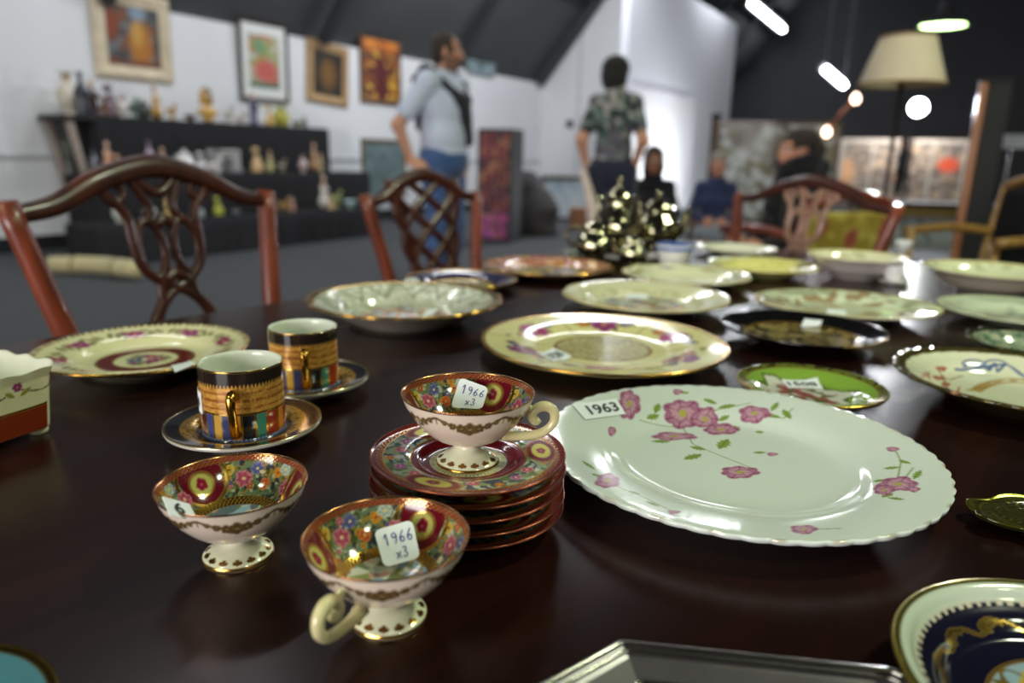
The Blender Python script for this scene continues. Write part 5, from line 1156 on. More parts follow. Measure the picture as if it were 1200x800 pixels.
dstand('middle-height black-draped display table carrying white porcelain')
draped(-6.95, -6.52, P(92, 200, x=-6.7)[1], yb2, T2z, 'tier_cloth')
dstand('lowest black-draped display table in front of the other two')
draped(-6.44, -6.02, P(92, 248, x=-6.2)[1], yb3, T3z, 'tier_cloth')
ds = top_ds
M_tres = wood('trestle_wood', (120, 106, 96), (160, 146, 134), .6, 3, 0)
V, F = bbox(XL+.03-ox, -7.0-ox, ya-oy, ya+.30-oy, T1z-.05, T1z-.003, .006); mk('shelf_board', V, F, M_black, ds, smooth=False)
for x in (-7.4, -7.05):
    V, F = tube([(x-ox, ya+.06-oy, T1z-.05), (x-ox+.02, ya+.26-oy, .0)], .035, 6); mk('trestle_leg', V, F, M_tres, ds)

# ornaments on the three tiers -------------------------------------------------
M_orn = mat_col('ornament_glaze', .25, .2, .3)
def orn_mesh(kind, h, c1, c2):
    """one ornament of height h; its colours come from the thing"""
    S = lambda pr: np.array(pr)*h
    if kind == 'vase': V, F, r, t = lathe(catmull(S([(.01, 0), (.16, 0), (.14, .05), (.27, .35), (.22, .6), (.10, .78), (.12, .93), (.17, 1), (.14, .98), (.08, .8), (.005, .75)]), 40), 22)
    elif kind == 'bottle': V, F, r, t = lathe(catmull(S([(.01, 0), (.15, 0), (.17, .1), (.17, .5), (.12, .65), (.055, .75), (.05, .92), (.07, .94), (.07, 1), (.005, 1)]), 40), 20)
    elif kind == 'bowl': V, F, r, t = lathe(catmull(S([(.02, 0), (.4, 0), (.35, .1), (.7, .5), (1.0, .95), (1.02, 1), (.95, .95), (.6, .5), (.02, .25)]), 40), 26)
    elif kind == 'jar': V, F, r, t = lathe(catmull(S([(.01, 0), (.25, 0), (.36, .2), (.38, .5), (.26, .7), (.28, .74), (.2, .82), (.05, .88), (.09, .95), (.005, 1)]), 40), 22)
    elif kind == 'box': V, F = join([bbox(-.6*h, .6*h, -.4*h, .4*h, 0, .74*h, .04*h), bbox(-.63*h, .63*h, -.43*h, .43*h, .76*h, h, .05*h)])
    else:
        if kind == 'lady': pr = [('c', (0, 0, .06), (0, 0, .45), .20, .09), ('e', (0, 0, .56), (.10, .075, .12)), ('c', (0, 0, .66), (0, 0, .76), .035, .035), ('e', (0, .01, .85), (.075, .08, .095)), ('c', (-.10, 0, .63), (-.17, .06, .45), .035, .03), ('c', (.10, 0, .63), (.15, .08, .48), .035, .03), ('e', (0, -.03, .91), (.085, .085, .08)), ('c', (0, 0, .02), (0, 0, .04), .2, .2)]
        elif kind == 'man': pr = [('c', (-.06, 0, .06), (-.05, 0, .42), .055, .07), ('c', (.06, 0, .06), (.05, 0, .42), .055, .07), ('e', (0, 0, .56), (.13, .09, .17)), ('c', (0, 0, .70), (0, 0, .78), .04, .04), ('e', (0, .01, .87), (.075, .08, .1)), ('c', (-.13, 0, .65), (-.19, .05, .45), .04, .035), ('c', (.13, 0, .65), (.2, .08, .55), .04, .035), ('c', (.2, .08, .55), (.2, .12, .8), .025, .02), ('e', (0, 0, .03), (.2, .16, .04))]
        elif kind == 'bust': pr = [('e', (0, 0, .05), (.2, .16, .06)), ('c', (0, 0, .08), (0, 0, .16), .09, .09), ('e', (0, 0, .26), (.34, .17, .15)), ('c', (0, 0, .36), (0, .01, .5), .1, .085), ('e', (0, .03, .68), (.15, .17, .2)), ('e', (0, -.04, .78), (.19, .18, .2)), ('e', (0, .2, .66), (.03, .04, .05)), ('e', (-.15, -.05, .6), (.07, .1, .15)), ('e', (.15, -.05, .6), (.07, .1, .15))]
        elif kind == 'bird': pr = [('e', (0, 0, .45), (.16, .28, .2)), ('c', (0, .15, .55), (0, .22, .78), .1, .08), ('e', (0, .25, .84), (.09, .11, .1)), ('c', (0, .34, .83), (0, .43, .81), .03, .012), ('c', (0, -.2, .45), (0, -.5, .62), .1, .04), ('c', (-.05, .03, .3), (-.05, .05, .05), .03, .03), ('c', (.05, .03, .3), (.05, .05, .05), .03, .03), ('e', (0, .03, .03), (.2, .25, .04))]
        elif kind == 'dog': pr = [('e', (0, -.02, .4), (.17, .38, .17)), ('c', (0, .28, .5), (0, .36, .72), .11, .1), ('e', (0, .40, .80), (.12, .14, .12)), ('c', (0, .48, .77), (0, .58, .74), .06, .05), ('c', (-.1, .26, .38), (-.1, .28, .05), .06, .05), ('c', (.1, .26, .38), (.1, .28, .05), .06, .05), ('c', (-.1, -.3, .38), (-.1, -.32, .05), .07, .05), ('c', (.1, -.3, .38), (.1, -.32, .05), .07, .05), ('c', (0, -.38, .48), (0, -.52, .72), .04, .03), ('e', (-.09, .36, .88), (.03, .05, .07)), ('e', (.09, .36, .88), (.03, .05, .07))]
        else: pr = [('e', (0, 0, .06), (.32, .26, .07)), ('e', (-.12, 0, .3), (.16, .14, .22)), ('e', (.16, .05, .26), (.14, .13, .2)), ('e', (-.1, 0, .6), (.09, .09, .1)), ('e', (.17, .07, .52), (.08, .08, .09)), ('c', (.02, 0, .2), (.05, .02, .85), .05, .04), ('e', (.06, .02, .88), (.16, .14, .12)), ('c', (-.24, 0, .36), (-.3, .1, .2), .05, .04)]
        V, F = surface(pr, .028, .035); V[:, 2] -= V[:, 2].min(); V = V*h
    zz = V[:, 2]/h; p = Paint(V[:, 0]/h, zz, c1); p.put(sstep(.35, .6, noise2(p.x, p.y+V[:, 1]/h, .5)), c2)
    if kind in ('lady', 'man'): p.put((zz > .79)*(V[:, 1] > 0), (214, 176, 150)); p.put((zz > .86)*(V[:, 1] <= .02*h), np.array(c2)*.6)
    return V, F, p.c
ORN = [ # pixel x, tier, kind, height px, colours, label
 (84, 1, 'vase', 44, (214, 206, 190), (176, 150, 120), 'tall cream vase at the trestle end of the top tier'),
 (100, 1, 'bottle', 44, (34, 34, 46), (50, 54, 70), 'dark blue-black bottle on the top tier'), (112, 1, 'man', 38, (56, 42, 40), (120, 80, 60), 'dark brown man figurine on the top tier'),
 (124, 1, 'dog', 22, (128, 84, 62), (90, 60, 48), 'brown dog figurine on the top tier'), (132, 1, 'group', 34, (140, 120, 130), (90, 70, 90), 'mauve figurine group on the top tier'),
 (146, 1, 'vase', 22, (206, 200, 196), (176, 120, 120), 'small white vase with pink marks on the top tier'), (158, 1, 'bird', 24, (110, 140, 120), (70, 100, 84), 'green bird figurine on the top tier'), (170, 1, 'jar', 20, (60, 72, 66), (40, 48, 46), 'dark green lidded jar on the top tier'),
 (185, 1, 'lady', 30, (190, 146, 62), (140, 100, 40), 'gilded lady figurine on the top tier'), (203, 1, 'bird', 18, (196, 146, 56), (150, 104, 40), 'small golden bird on the top tier'), (224, 1, 'bowl', 7, (150, 110, 86), (120, 80, 60), 'low brown bowl on the top tier'),
 (245, 1, 'bust', 36, (206, 164, 84), (120, 96, 70), 'golden bust on the top tier under the pictures'), (270, 1, 'bird', 22, (222, 216, 206), (190, 180, 170), 'white bird figurine on the top tier'), (284, 1, 'dog', 16, (216, 208, 200), (170, 160, 150), 'white dog figurine on the top tier'),
 (298, 1, 'man', 34, (56, 54, 100), (110, 60, 60), 'blue-coated man figurine on the top tier'), (316, 1, 'group', 20, (214, 176, 96), (200, 120, 90), 'yellow figurine pair on the top tier'), (330, 1, 'jar', 23, (196, 186, 84), (130, 140, 60), 'yellow lidded jar on the top tier'), (348, 1, 'bowl', 6, (170, 150, 90), (120, 100, 60), 'low ochre bowl on the top tier'), (357, 1, 'vase', 12, (90, 96, 90), (60, 64, 60), 'tiny grey vase at the rounded end of the top tier'),
 (106, 2, 'bottle', 26, (96, 96, 106), (60, 60, 74), 'grey bottle on the middle tier'), (122, 2, 'lady', 30, (206, 150, 120), (170, 110, 130), 'pink lady figurine on the middle tier'), (134, 2, 'group', 20, (214, 176, 146), (190, 120, 100), 'peach figurine group on the middle tier'), (148, 2, 'bowl', 8, (220, 220, 224), (160, 160, 170), 'white bowl on the middle tier'),
 (172, 2, 'bottle', 34, (170, 150, 170), (120, 100, 120), 'lilac bottle on the middle tier'), (187, 2, 'lady', 24, (150, 160, 196), (110, 120, 160), 'pale blue lady figurine on the middle tier'), (200, 2, 'bird', 20, (190, 196, 170), (120, 140, 100), 'pale green bird on the middle tier'),
 (213, 2, 'jar', 26, (236, 234, 234), (220, 214, 216), 'white lidded jar on the middle tier'), (232, 2, 'group', 22, (240, 238, 238), (214, 206, 206), 'white porcelain group on the middle tier'), (247, 2, 'dog', 20, (238, 236, 234), (200, 190, 190), 'white spaniel figurine on the middle tier'), (260, 2, 'box', 24, (238, 236, 236), (206, 190, 150), 'white casket with gold edge on the middle tier'),
 (279, 2, 'bowl', 4, (200, 200, 214), (150, 150, 180), 'low pale dish on the middle tier'), (298, 2, 'group', 26, (222, 190, 140), (190, 150, 110), 'cream figurine group on the middle tier'), (314, 2, 'lady', 20, (190, 186, 130), (150, 120, 90), 'olive lady figurine on the middle tier'), (328, 2, 'bird', 14, (196, 190, 170), (120, 120, 110), 'small grey bird on the middle tier'), (353, 2, 'vase', 18, (200, 180, 176), (150, 120, 130), 'rosy vase on the middle tier'), (366, 2, 'lady', 26, (190, 150, 110), (150, 90, 70), 'russet lady figurine on the middle tier'), (374, 2, 'man', 20, (176, 160, 120), (120, 90, 70), 'tan man figurine on the middle tier'),
 (128, 3, 'vase', 24, (206, 206, 196), (150, 160, 150), 'pale vase seen through the looped chair back'), (165, 3, 'dog', 16, (226, 222, 220), (190, 180, 176), 'white dog figurine on the lowest tier'), (190, 3, 'bust', 22, (226, 196, 120), (206, 160, 110), 'cream bust on the lowest tier'), (225, 3, 'jar', 14, (150, 156, 160), (100, 110, 116), 'grey jar on the lowest tier'),
 (248, 3, 'group', 20, (186, 190, 76), (140, 150, 60), 'lime green figurine group on the lowest tier'), (270, 3, 'bowl', 6, (120, 124, 130), (80, 84, 90), 'grey dish on the lowest tier'), (328, 3, 'dog', 16, (190, 150, 96), (150, 100, 80), 'tan dog figurine on the lowest tier'), (338, 3, 'lady', 14, (196, 150, 130), (150, 110, 100), 'small rose lady on the lowest tier'),
 (376, 3, 'lady', 30, (210, 206, 200), (160, 160, 150), 'white lady figurine on the lowest tier'), (384, 3, 'group', 16, (214, 180, 140), (190, 120, 100), 'peach figurine group on the lowest tier'), (391, 3, 'bird', 20, (160, 170, 110), (110, 130, 80), 'green bird figurine on the lowest tier'), (408, 3, 'bowl', 8, (190, 216, 216), (150, 190, 190), 'pale turquoise bowl at the end of the lowest tier')]
TX = {1: (-7.2, T1z), 2: (-6.68, T2z), 3: (-6.18, T3z)}
ORN_I = {}
for px, tier, kind, hp, c1, c2, lb_ in ORN:
    x, z = TX[tier]; k_ = ORN_I.get(tier, 0); ORN_I[tier] = k_+1; x += (.10 if tier == 1 else .085)*(1 if k_ % 2 else -1); p = P(px, 150, x=x); dd = np.dot(np.array([x, p[1], z])-CAM, _f); h = 1.08*hp*dd/FPX
    y = p[1] + (0.0)
    V, F, C_ = orn_mesh(kind, h, c1, c2)
    nm = {'lady': 'figurine', 'man': 'figurine', 'group': 'figurine', 'dog': 'dog_figurine', 'bird': 'bird_figurine', 'box': 'casket'}.get(kind, kind)
    o = mk(nm, V, F, M_orn, None, C_, loc=(x, y, z+.002), rz=-PI/2+.25*math.sin(px)); tag(o, lb_, nm.replace('_', ' '), 'ornaments on the black display')

# ------------------------------------------------------------------ pictures on the left wall
def picture(x, corners, label, fw, mf, paint, mat_w=0.0, depth=.045, tilt=0.0, name='picture_frame', glass=False, tip=0.0):
    """corners: pixels (left, top, right, bottom) of the frame's outer edge on the wall plane x"""
    l, t, r, b = corners; A = P(l, (t+b)/2, x=x); Bq = P(r, (t+b)/2, x=x); tp = P((l+r)/2, t, x=x)[2]; bm = P((l+r)/2, b, x=x)[2]
    w = (Bq[1]-A[1])/2; h = (tp-bm)/2; o = empty(name, (x+.002, (A[1]+Bq[1])/2, bm)); o.rotation_euler = (tilt, tip, 0); tag(o, label, 'picture')
    pr = [(0, 0), (depth*.6, 0), (depth, .25), (depth*.85, .55), (depth*.6, .8), (depth*.55, 1), (0, 1)]
    V = []; F = []; n = len(pr)
    for sy, sz in ((-1, 0), (1, 0), (1, 1), (-1, 1)):
        for d, k in pr: V.append((d, sy*(w-k*fw), h+(2*sz-1)*(h-k*fw)))
    for i in range(4):
        for k in range(n-1): F.append((i*n+k, ((i+1) % 4)*n+k, ((i+1) % 4)*n+k+1, i*n+k+1))
    mk('frame', V, F, mf, o, smooth=False)
    iw, ih = w-fw*.9, h-fw*.9
    if mat_w:
        V, F = bbox(.004, depth*.4, -iw, iw, h-ih, h+ih, .002); mk('mount', V, F, mat('picture_mount', (222, 224, 222), .8, var=.02), o, smooth=False); iw -= mat_w; ih -= mat_w*1.2
    g = 48; yy, zz = np.meshgrid(np.linspace(-iw, iw, g), np.linspace(-ih, ih, g)); V = np.stack([np.full(g*g, depth*.4+.002), yy.ravel(), h+zz.ravel()], 1)
    F = np.array([(i*g+j, i*g+j+1, (i+1)*g+j+1, (i+1)*g+j) for i in range(g-1) for j in range(g-1)]); p = Paint(yy.ravel()/iw, zz.ravel()/ih, (120, 110, 90)); paint(p)
    mk('canvas', V, F, M_canvas, o, p.c)
    return o
M_canvas = mat_col('painted_canvas', .5, 0.1, .5)
def pt1(p):
    p.put(np.ones(p.n), (84, 82, 70)); p.blotch(np.ones(p.n), ((104, 110, 112), (66, 70, 70), (120, 72, 46)), .7, 1.0); p.oval(np.array([.25, -.25]), np.array([.42, 0]), np.array([0, .75]), (176, 112, 40), soft=.4); p.oval(np.array([.15, .1]), np.array([.2, 0]), np.array([0, .4]), (196, 150, 70), soft=.5); p.oval(np.array([-.75, .3]), np.array([.25, 0]), np.array([0, .5]), (130, 60, 34), soft=.5); p.oval(np.array([.2, .75]), np.array([.3, 0]), np.array([0, .2]), (130, 150, 170), soft=.5); p.put((p.y < -.75)*.8, (110, 52, 34))
def pt2(p):
    p.put(np.ones(p.n), (186, 190, 176)); p.blotch(np.ones(p.n), ((96, 120, 110), (190, 110, 80), (150, 160, 90)), .5, 2.0); p.oval(np.array([.1, -.35]), np.array([.8, 0]), np.array([0, .45]), (196, 96, 84), soft=.4); p.put((p.y < -.8)*1.0, (70, 110, 84)); p.oval(np.array([-.3, .55]), np.array([.4, 0]), np.array([0, .3]), (110, 150, 110), soft=.4)
def pt3(p):
    p.put(np.ones(p.n), (34, 28, 20)); p.oval(np.array([0, -.05]), np.array([.62, 0]), np.array([0, .72]), (92, 64, 26), soft=.3); p.oval(np.array([0, 0]), np.array([.35, 0]), np.array([0, .5]), (120, 84, 34), soft=.4)
def pt4(p):
    p.put(np.ones(p.n), (110, 70, 34)); p.blotch(np.ones(p.n), ((206, 140, 40), (150, 56, 30), (60, 50, 40), (222, 176, 60), (90, 30, 30)), .45, 4.0); p.put((np.abs(p.x) < .28)*(p.y < .3), (96, 28, 30)); p.put((p.y > .55)*.7, (206, 110, 40)); p.put((np.abs(p.x-.0) < .05)*1.0, (60, 20, 24))
def pt5(p): p.put(np.ones(p.n), (104, 124, 126)); p.blotch(np.ones(p.n)*.5, ((120, 140, 144), (84, 100, 100)), .9, 5.0)
def pt6(p): p.put(np.ones(p.n), (206, 216, 224)); p.blotch(np.ones(p.n)*.6, ((170, 190, 212), (226, 230, 232), (150, 172, 190)), .4, 6.0)
def pt7(p): p.put(np.ones(p.n), (130, 150, 156)); p.blotch(np.ones(p.n), ((176, 190, 194), (84, 100, 104)), .8, 7.0)
picture(XL, (107, -8, 197, 93), 'large painting of a golden robed figure in a cream gilt frame', .13, mat('cream_gilt', (208, 192, 164), .5, var=.15), pt1, tip=.03)
picture(XL, (278, 25, 335, 119), 'colourful print with white mount in a thin dark frame', .045, mat('dark_frame', (58, 44, 40), .5), pt2, mat_w=.10, tip=.03)
picture(XL, (357, 50, 405, 122), 'small black and gold panel in a broad gilt frame, hanging askew', .11, mat('old_gilt', (170, 136, 92), .45, var=.2), pt3, tilt=-.06)
picture(XL, (421, 38, 468, 122), 'glowing orange and crimson painting in a brown frame', .07, mat('brown_frame', (104, 66, 40), .5), pt4, tilt=.0)
picture(XL, (545, 55, 578, 88), 'small grey-blue seascape high on the wall beside the standing man', .03, mat('grey_frame', (120, 126, 128), .5), pt7)
a = P(424, 214, x=-7.0); prop = picture(-7.0, (423, 163, 474, 232), 'grey-green framed panel propped low against the display end', .06, mat('tan_frame', (110, 96, 76), .5), pt5); prop['base'] = prop.location.z
for s_ in (-1, 1):
    V, F = bbox(.005, .03, s_*.16-.015, s_*.16+.015, -prop['base']+.001, .05, .003); mk('easel_leg', V, F, M_black, prop, smooth=False)
V, F = bbox(.0, .07, -.22, .22, -.012, .0, .002); mk('easel_ledge', V, F, M_black, prop, smooth=False)
del prop['base']
# things along the far end -------------------------------------------------------
p = P(632, 262, dist=11.6); q = P(692, 262, dist=11.6); d = (q-p)[:2]; w = np.linalg.norm(d)/2; d /= 2*w; c = (p+q)/2; zt = P(660, 206, dist=11.6)[2]
o = empty('picture_frame', (c[0], c[1], 0), math.atan2(d[1], d[0])); tag(o, 'large pale blue print in a dark frame standing on the floor by the end wall', 'picture')
V, F = join([bbox(-w, -w+.06, -.03, .03, 0, zt, .008), bbox(w-.06, w, -.03, .03, 0, zt, .008), bbox(-w+.06, w-.06, -.03, .03, 0, .06, .008), bbox(-w+.06, w-.06, -.03, .03, zt-.06, zt, .008)]); mk('frame', V, F, mat('dark_frame', (58, 44, 40), .5), o, smooth=False)
g = 40; yy, zz = np.meshgrid(np.linspace(-w+.05, w-.05, g), np.linspace(.05, zt-.05, g)); pp = Paint(yy.ravel()/w, zz.ravel()/zt*2-1, (200, 210, 220)); pt6(pp)
mk('print', np.stack([yy.ravel(), np.full(g*g, -.012), zz.ravel()], 1), np.array([(i*g+j, i*g+j+1, (i+1)*g+j+1, (i+1)*g+j) for i in range(g-1) for j in range(g-1)]), M_canvas, o, pp.c)
V, F = bbox(-w+.05, w-.05, -.008, .02, .05, zt-.05, .004); mk('backing_board', V, F, mat('backing_card', (120, 100, 80), .9), o, smooth=False)
p = P(680, 264, dist=10.3); o = empty('carton', (p[0], p[1], 0), .5); tag(o, 'brown cardboard carton in front of the pale blue print', 'box'); zz_ = P(680, 243, dist=10.3)[2]
V, F = bbox(-.16, .16, -.12, .12, 0, max(.2, zz_), .01); mk('carton_body', V, F, mat('cardboard', (150, 104, 78), .9), o, smooth=False)
V, F = bbox(-.16, .16, -.02, .02, max(.2, zz_)-.002, max(.2, zz_)+.002, .001); mk('tape', V, F, mat('packing_tape', (176, 140, 104), .4), o, smooth=False)
# patterned cabinet and covered heap
c = P(585, 262, dist=8.6); zt = P(585, 151, dist=8.6)[2]; rzc = face(-.35, -.95)
o = empty('patterned_cabinet', (c[0], c[1], 0), rzc); tag(o, 'tall narrow cabinet with red and pink patterned panels', 'cabinet')
V, F = bbox(-.20, .20, -.22, .17, 0.0, zt, .008); mk('carcass', V, F, mat('dark_metal_grey', (62, 60, 64), .5), o, smooth=False)
nP = 4
for i in range(nP):
    z0 = .05+i*(zt-.08)/nP; z1 = z0+(zt-.08)/nP-.02; g = 24; xx, zz = np.meshgrid(np.linspace(-.18, .18, g), np.linspace(z0, z1, g)); p = Paint(xx.ravel()/.2, (zz.ravel()-z0)/.4, ((170, 80, 150), (84, 48, 64), (140, 96, 66), (140, 66, 66))[i])
    p.blotch(np.ones(p.n), ((176, 104, 92), (110, 44, 50), (180, 128, 96), (70, 54, 66), (176, 70, 130) if i == 0 else (140, 70, 76)), .5, i*3.0)
    mk('panel', np.stack([xx.ravel(), np.full(g*g, .176), zz.ravel()], 1), np.array([(a_*g+b_, (a_+1)*g+b_, (a_+1)*g+b_+1, a_*g+b_+1) for a_ in range(g-1) for b_ in range(g-1)]), M_canvas, o, p.c)
V, F = bbox(-.19, .19, .17, .185, .02, .05, .003); mk('plinth', V, F, M_black, o, smooth=False)
for x in (-.195, .195):
    V, F = bbox(x-.01, x+.01, .165, .185, .02, zt-.02, .003); mk('stile', V, F, M_black, o, smooth=False)
c = P(622, 259, dist=9.4); zt = P(615, 196, dist=9.4)[2]; H = max(.6, zt)
V, F = surface([('e', (0, 0, .25*H), (.33, .28, .34*H)), ('e', (-.06, 0, .6*H), (.22, .2, .36*H)), ('e', (.12, 0, .4*H), (.24, .2, .3*H)), ('c', (-.25, 0, .04), (.28, 0, .04), .12, .1)], .03, .1); V[:, 2] = np.maximum(V[:, 2], 0); V += .012*np.sin(V[:, [2, 0, 1]]*23)*[1, 1, 0]
o = mk('covered_heap', V, F, cl('dark_grey_cover', (70, 66, 68)), None, loc=(c[0], c[1], 0)); tag(o, 'heap under a dark grey cover beside the patterned cabinet', 'heap')
# cream rug roll on the floor before the display
a = P(60, 313, z=.045); b = P(165, 322, z=.045); m = (a+b)/2
o = empty('rug_roll', (m[0], m[1], 0)); tag(o, 'cream rug rolled up on the floor in front of the display', 'rug')
pth = catmull([a-m*[1, 1, 0]-[0, 0, 0], (a*.6+b*.4)-m*[1, 1, 0]+[.05, .08, 0], b-m*[1, 1, 0]], 20); pth[:, 2] = .075; V, F = tube(pth, .072, 14, flat=.9); V[:, 2] += .012*np.sin(V[:, 1]*9); V[:, 2] = np.maximum(V[:, 2], .002); mk('roll', V, F, cl('cream_rug', (196, 184, 138)), o)
for k in (5, 14):
    t_ = pth[k]; tt = pth[k+1]-pth[k-1]; tt /= np.linalg.norm(tt); s_ = np.cross(tt, [0, 0, 1]); a_ = np.linspace(0, 2*PI, 20, endpoint=False); V, F = tube([t_+s_*.078*math.cos(x)+v3(0, 0, 1)*.072*math.sin(x) for x in a_], .006, 6, closed=True, up=tt); V[:, 2] = np.maximum(V[:, 2], .002); mk('string', V, F, cl('jute', (120, 100, 70)), o)

# ------------------------------------------------------------------ the stalls beyond
# foliage tapestry and brown post
def big_panel(name, label, cat, px0, px1, pt, pb, dist, paint, mf, fw=.06, thick=.05, sub=60, parts=('frame', 'face')):
    a = P(px0, pb, dist=dist); b = P(px1, pb, dist=dist); d = (b-a)[:2]; w = np.linalg.norm(d)/2; d /= 2*w; c = (a+b)/2; z1 = P((px0+px1)/2, pt, dist=dist)[2]; z0 = max(0.0, c[2])
    o = empty(name, (c[0], c[1], 0), math.atan2(d[1], d[0])); tag(o, label, cat)
    V, F = join([bbox(-w, -w+fw, -thick/2, thick/2, 0, z1, .006), bbox(w-fw, w, -thick/2, thick/2, 0, z1, .006), bbox(-w+fw, w-fw, -thick/2, thick/2, z1-fw, z1, .006), bbox(-w+fw, w-fw, -thick/2, thick/2, z0, z0+fw, .006)]); mk(parts[0], V, F, mf, o, smooth=False)
    g = sub; yy, zz = np.meshgrid(np.linspace(-w+fw*.9, w-fw*.9, g), np.linspace(z0+fw*.9, z1-fw*.9, g)); p = Paint(yy.ravel()/w, (zz.ravel()-z0)/(z1-z0)*2-1, (180, 180, 176)); paint(p)
    V = np.stack([yy.ravel(), np.full(g*g, -.005), zz.ravel()], 1); F = np.array([(i*g+j, i*g+j+1, (i+1)*g+j+1, (i+1)*g+j) for i in range(g-1) for j in range(g-1)]); n = len(V)
    V = np.concatenate([V, V+[0, .01, 0]]); F = np.concatenate([F, F[:, ::-1]+n]); mk(parts[1], V, F, M_canvas, o, np.concatenate([p.c, p.c])); return o, w, z0, z1
def foliage(p):
    p.put(np.ones(p.n), (190, 192, 188)); p.blotch(np.ones(p.n), ((150, 150, 140), (110, 106, 92), (206, 208, 206), (130, 126, 96)), .45, 8.0); p.oval(np.array([.05, .35]), np.array([.22, 0]), np.array([0, .4]), (104, 92, 78), soft=.5); p.oval(np.array([-.55, .7]), np.array([.25, 0]), np.array([0, .25]), (120, 112, 104), soft=.5); p.oval(np.array([.4, -.2]), np.array([.3, 0]), np.array([0, .3]), (150, 156, 90), soft=.5)
big_panel('tapestry', 'large pale tapestry with grey and brown foliage behind the seated women', 'tapestry', 832, 972, 142, 262, 12.5, foliage, wood('tapestry_rail', (70, 52, 40), (96, 72, 54), .5), .05)
p = P(828, 270, dist=9.5); zt = P(828, 138, dist=9.5)[2]; o = empty('wooden_post', (p[0], p[1], 0), .3); tag(o, 'dark brown wooden post at the end of the white partition', 'post')
V, F = bbox(-.05, .05, -.05, .05, .02, zt, .008); mk('shaft', V, F, wood('post_wood', (74, 54, 42), (100, 76, 58), .5), o, smooth=False)
V, F = bbox(-.12, .12, -.12, .12, 0, .03, .008); mk('base', V, F, M_black, o, smooth=False); V, F, _, _ = lathe([(.06, 0), (.07, .02), (.05, .05), (.001, .06)], 14); mk('cap', V+[0, 0, zt], F, M_black, o)
# lit stall front
def stall(p):
    p.put(np.ones(p.n), (140, 134, 128)); p.blotch(np.ones(p.n), ((176, 170, 164), (104, 92, 84), (190, 170, 150), (120, 116, 116)), .3, 9.0); p.oval(np.array([.72, .25]), np.array([.16, 0]), np.array([0, .22]), (224, 96, 70), soft=.3); p.oval(np.array([-.9, -.05]), np.array([.18, 0]), np.array([0, .4]), (226, 180, 140), soft=.6)  # last oval paints a warm glow onto the left of the face
o, w, z0, z1 = big_panel('stall_front', 'pale framed stall front with mixed goods and an orange sign', 'stall', 976, 1126, 163, 240, 19.0, stall, mat('stall_frame', (186, 184, 182), .6), .10)
for x in np.linspace(-w+.1, w-.1, 5)[1:-1]:
    V, F = bbox(x-.03, x+.03, -.03, .03, z0, z1-.1, .006); mk('mullion', V, F, mat('stall_frame', (186, 184, 182), .6), o, smooth=False)
V, F = bbox(-w, w, -.45, -.03, 0, z0, .01); mk('counter', V, F, mat('counter_dark', (50, 44, 42), .7), o, smooth=False)
area('stall_lamp_light', tuple(np.array(o.location)*.965+v3(0, 0, z1+.6)), 1.6, 60, WARM, tuple(np.array(o.location)+v3(0, 0, .7)), .2)
# floor lamp with beige shade
p = P(1056, 100, dist=4.2); zb, zt = p[2], P(1056, 43, dist=4.2)[2]; o = empty('floor_lamp', (p[0], p[1], 0)); tag(o, 'unlit floor lamp with a large beige drum shade', 'lamp')
rb = 47*np.dot(p-CAM, _f)/FPX; V, F, _, _ = lathe([(rb, zb), (rb*.62, zt), (rb*.605, zt), (rb*.985, zb)], 48); mk('shade', V, F, mat('beige_shade', (198, 182, 160), .8, var=.05), o)
a_ = np.linspace(0, 2*PI, 60, endpoint=False)
for rr, z in ((rb*.995, zb+.004), (rb*.617, zt-.004)): V, F = tube(np.stack([rr*np.cos(a_), rr*np.sin(a_), np.full(60, z)], 1), .006, 6, closed=True); mk('shade_trim', V, F, mat('tan_trim', (150, 120, 84), .7), o)
V, F = tube([(0, 0, .03), (0, 0, zt-.02)], .011, 10); mk('pole', V, F, mat('dark_bronze', (52, 44, 38), .4, metal=.7), o)
for k in range(3): a0 = k*2*PI/3; V, F = tube([(0, 0, zt-.02), (rb*.61*math.cos(a0), rb*.61*math.sin(a0), zt-.006)], .003, 6); mk('shade_ring_arm', V, F, _m['dark_bronze'], o)
V, F, _, _ = lathe([(.001, 0), (.15, 0), (.155, .012), (.10, .022), (.03, .03), (.012, .06), (.001, .06)], 32); mk('base', V, F, _m['dark_bronze'], o)
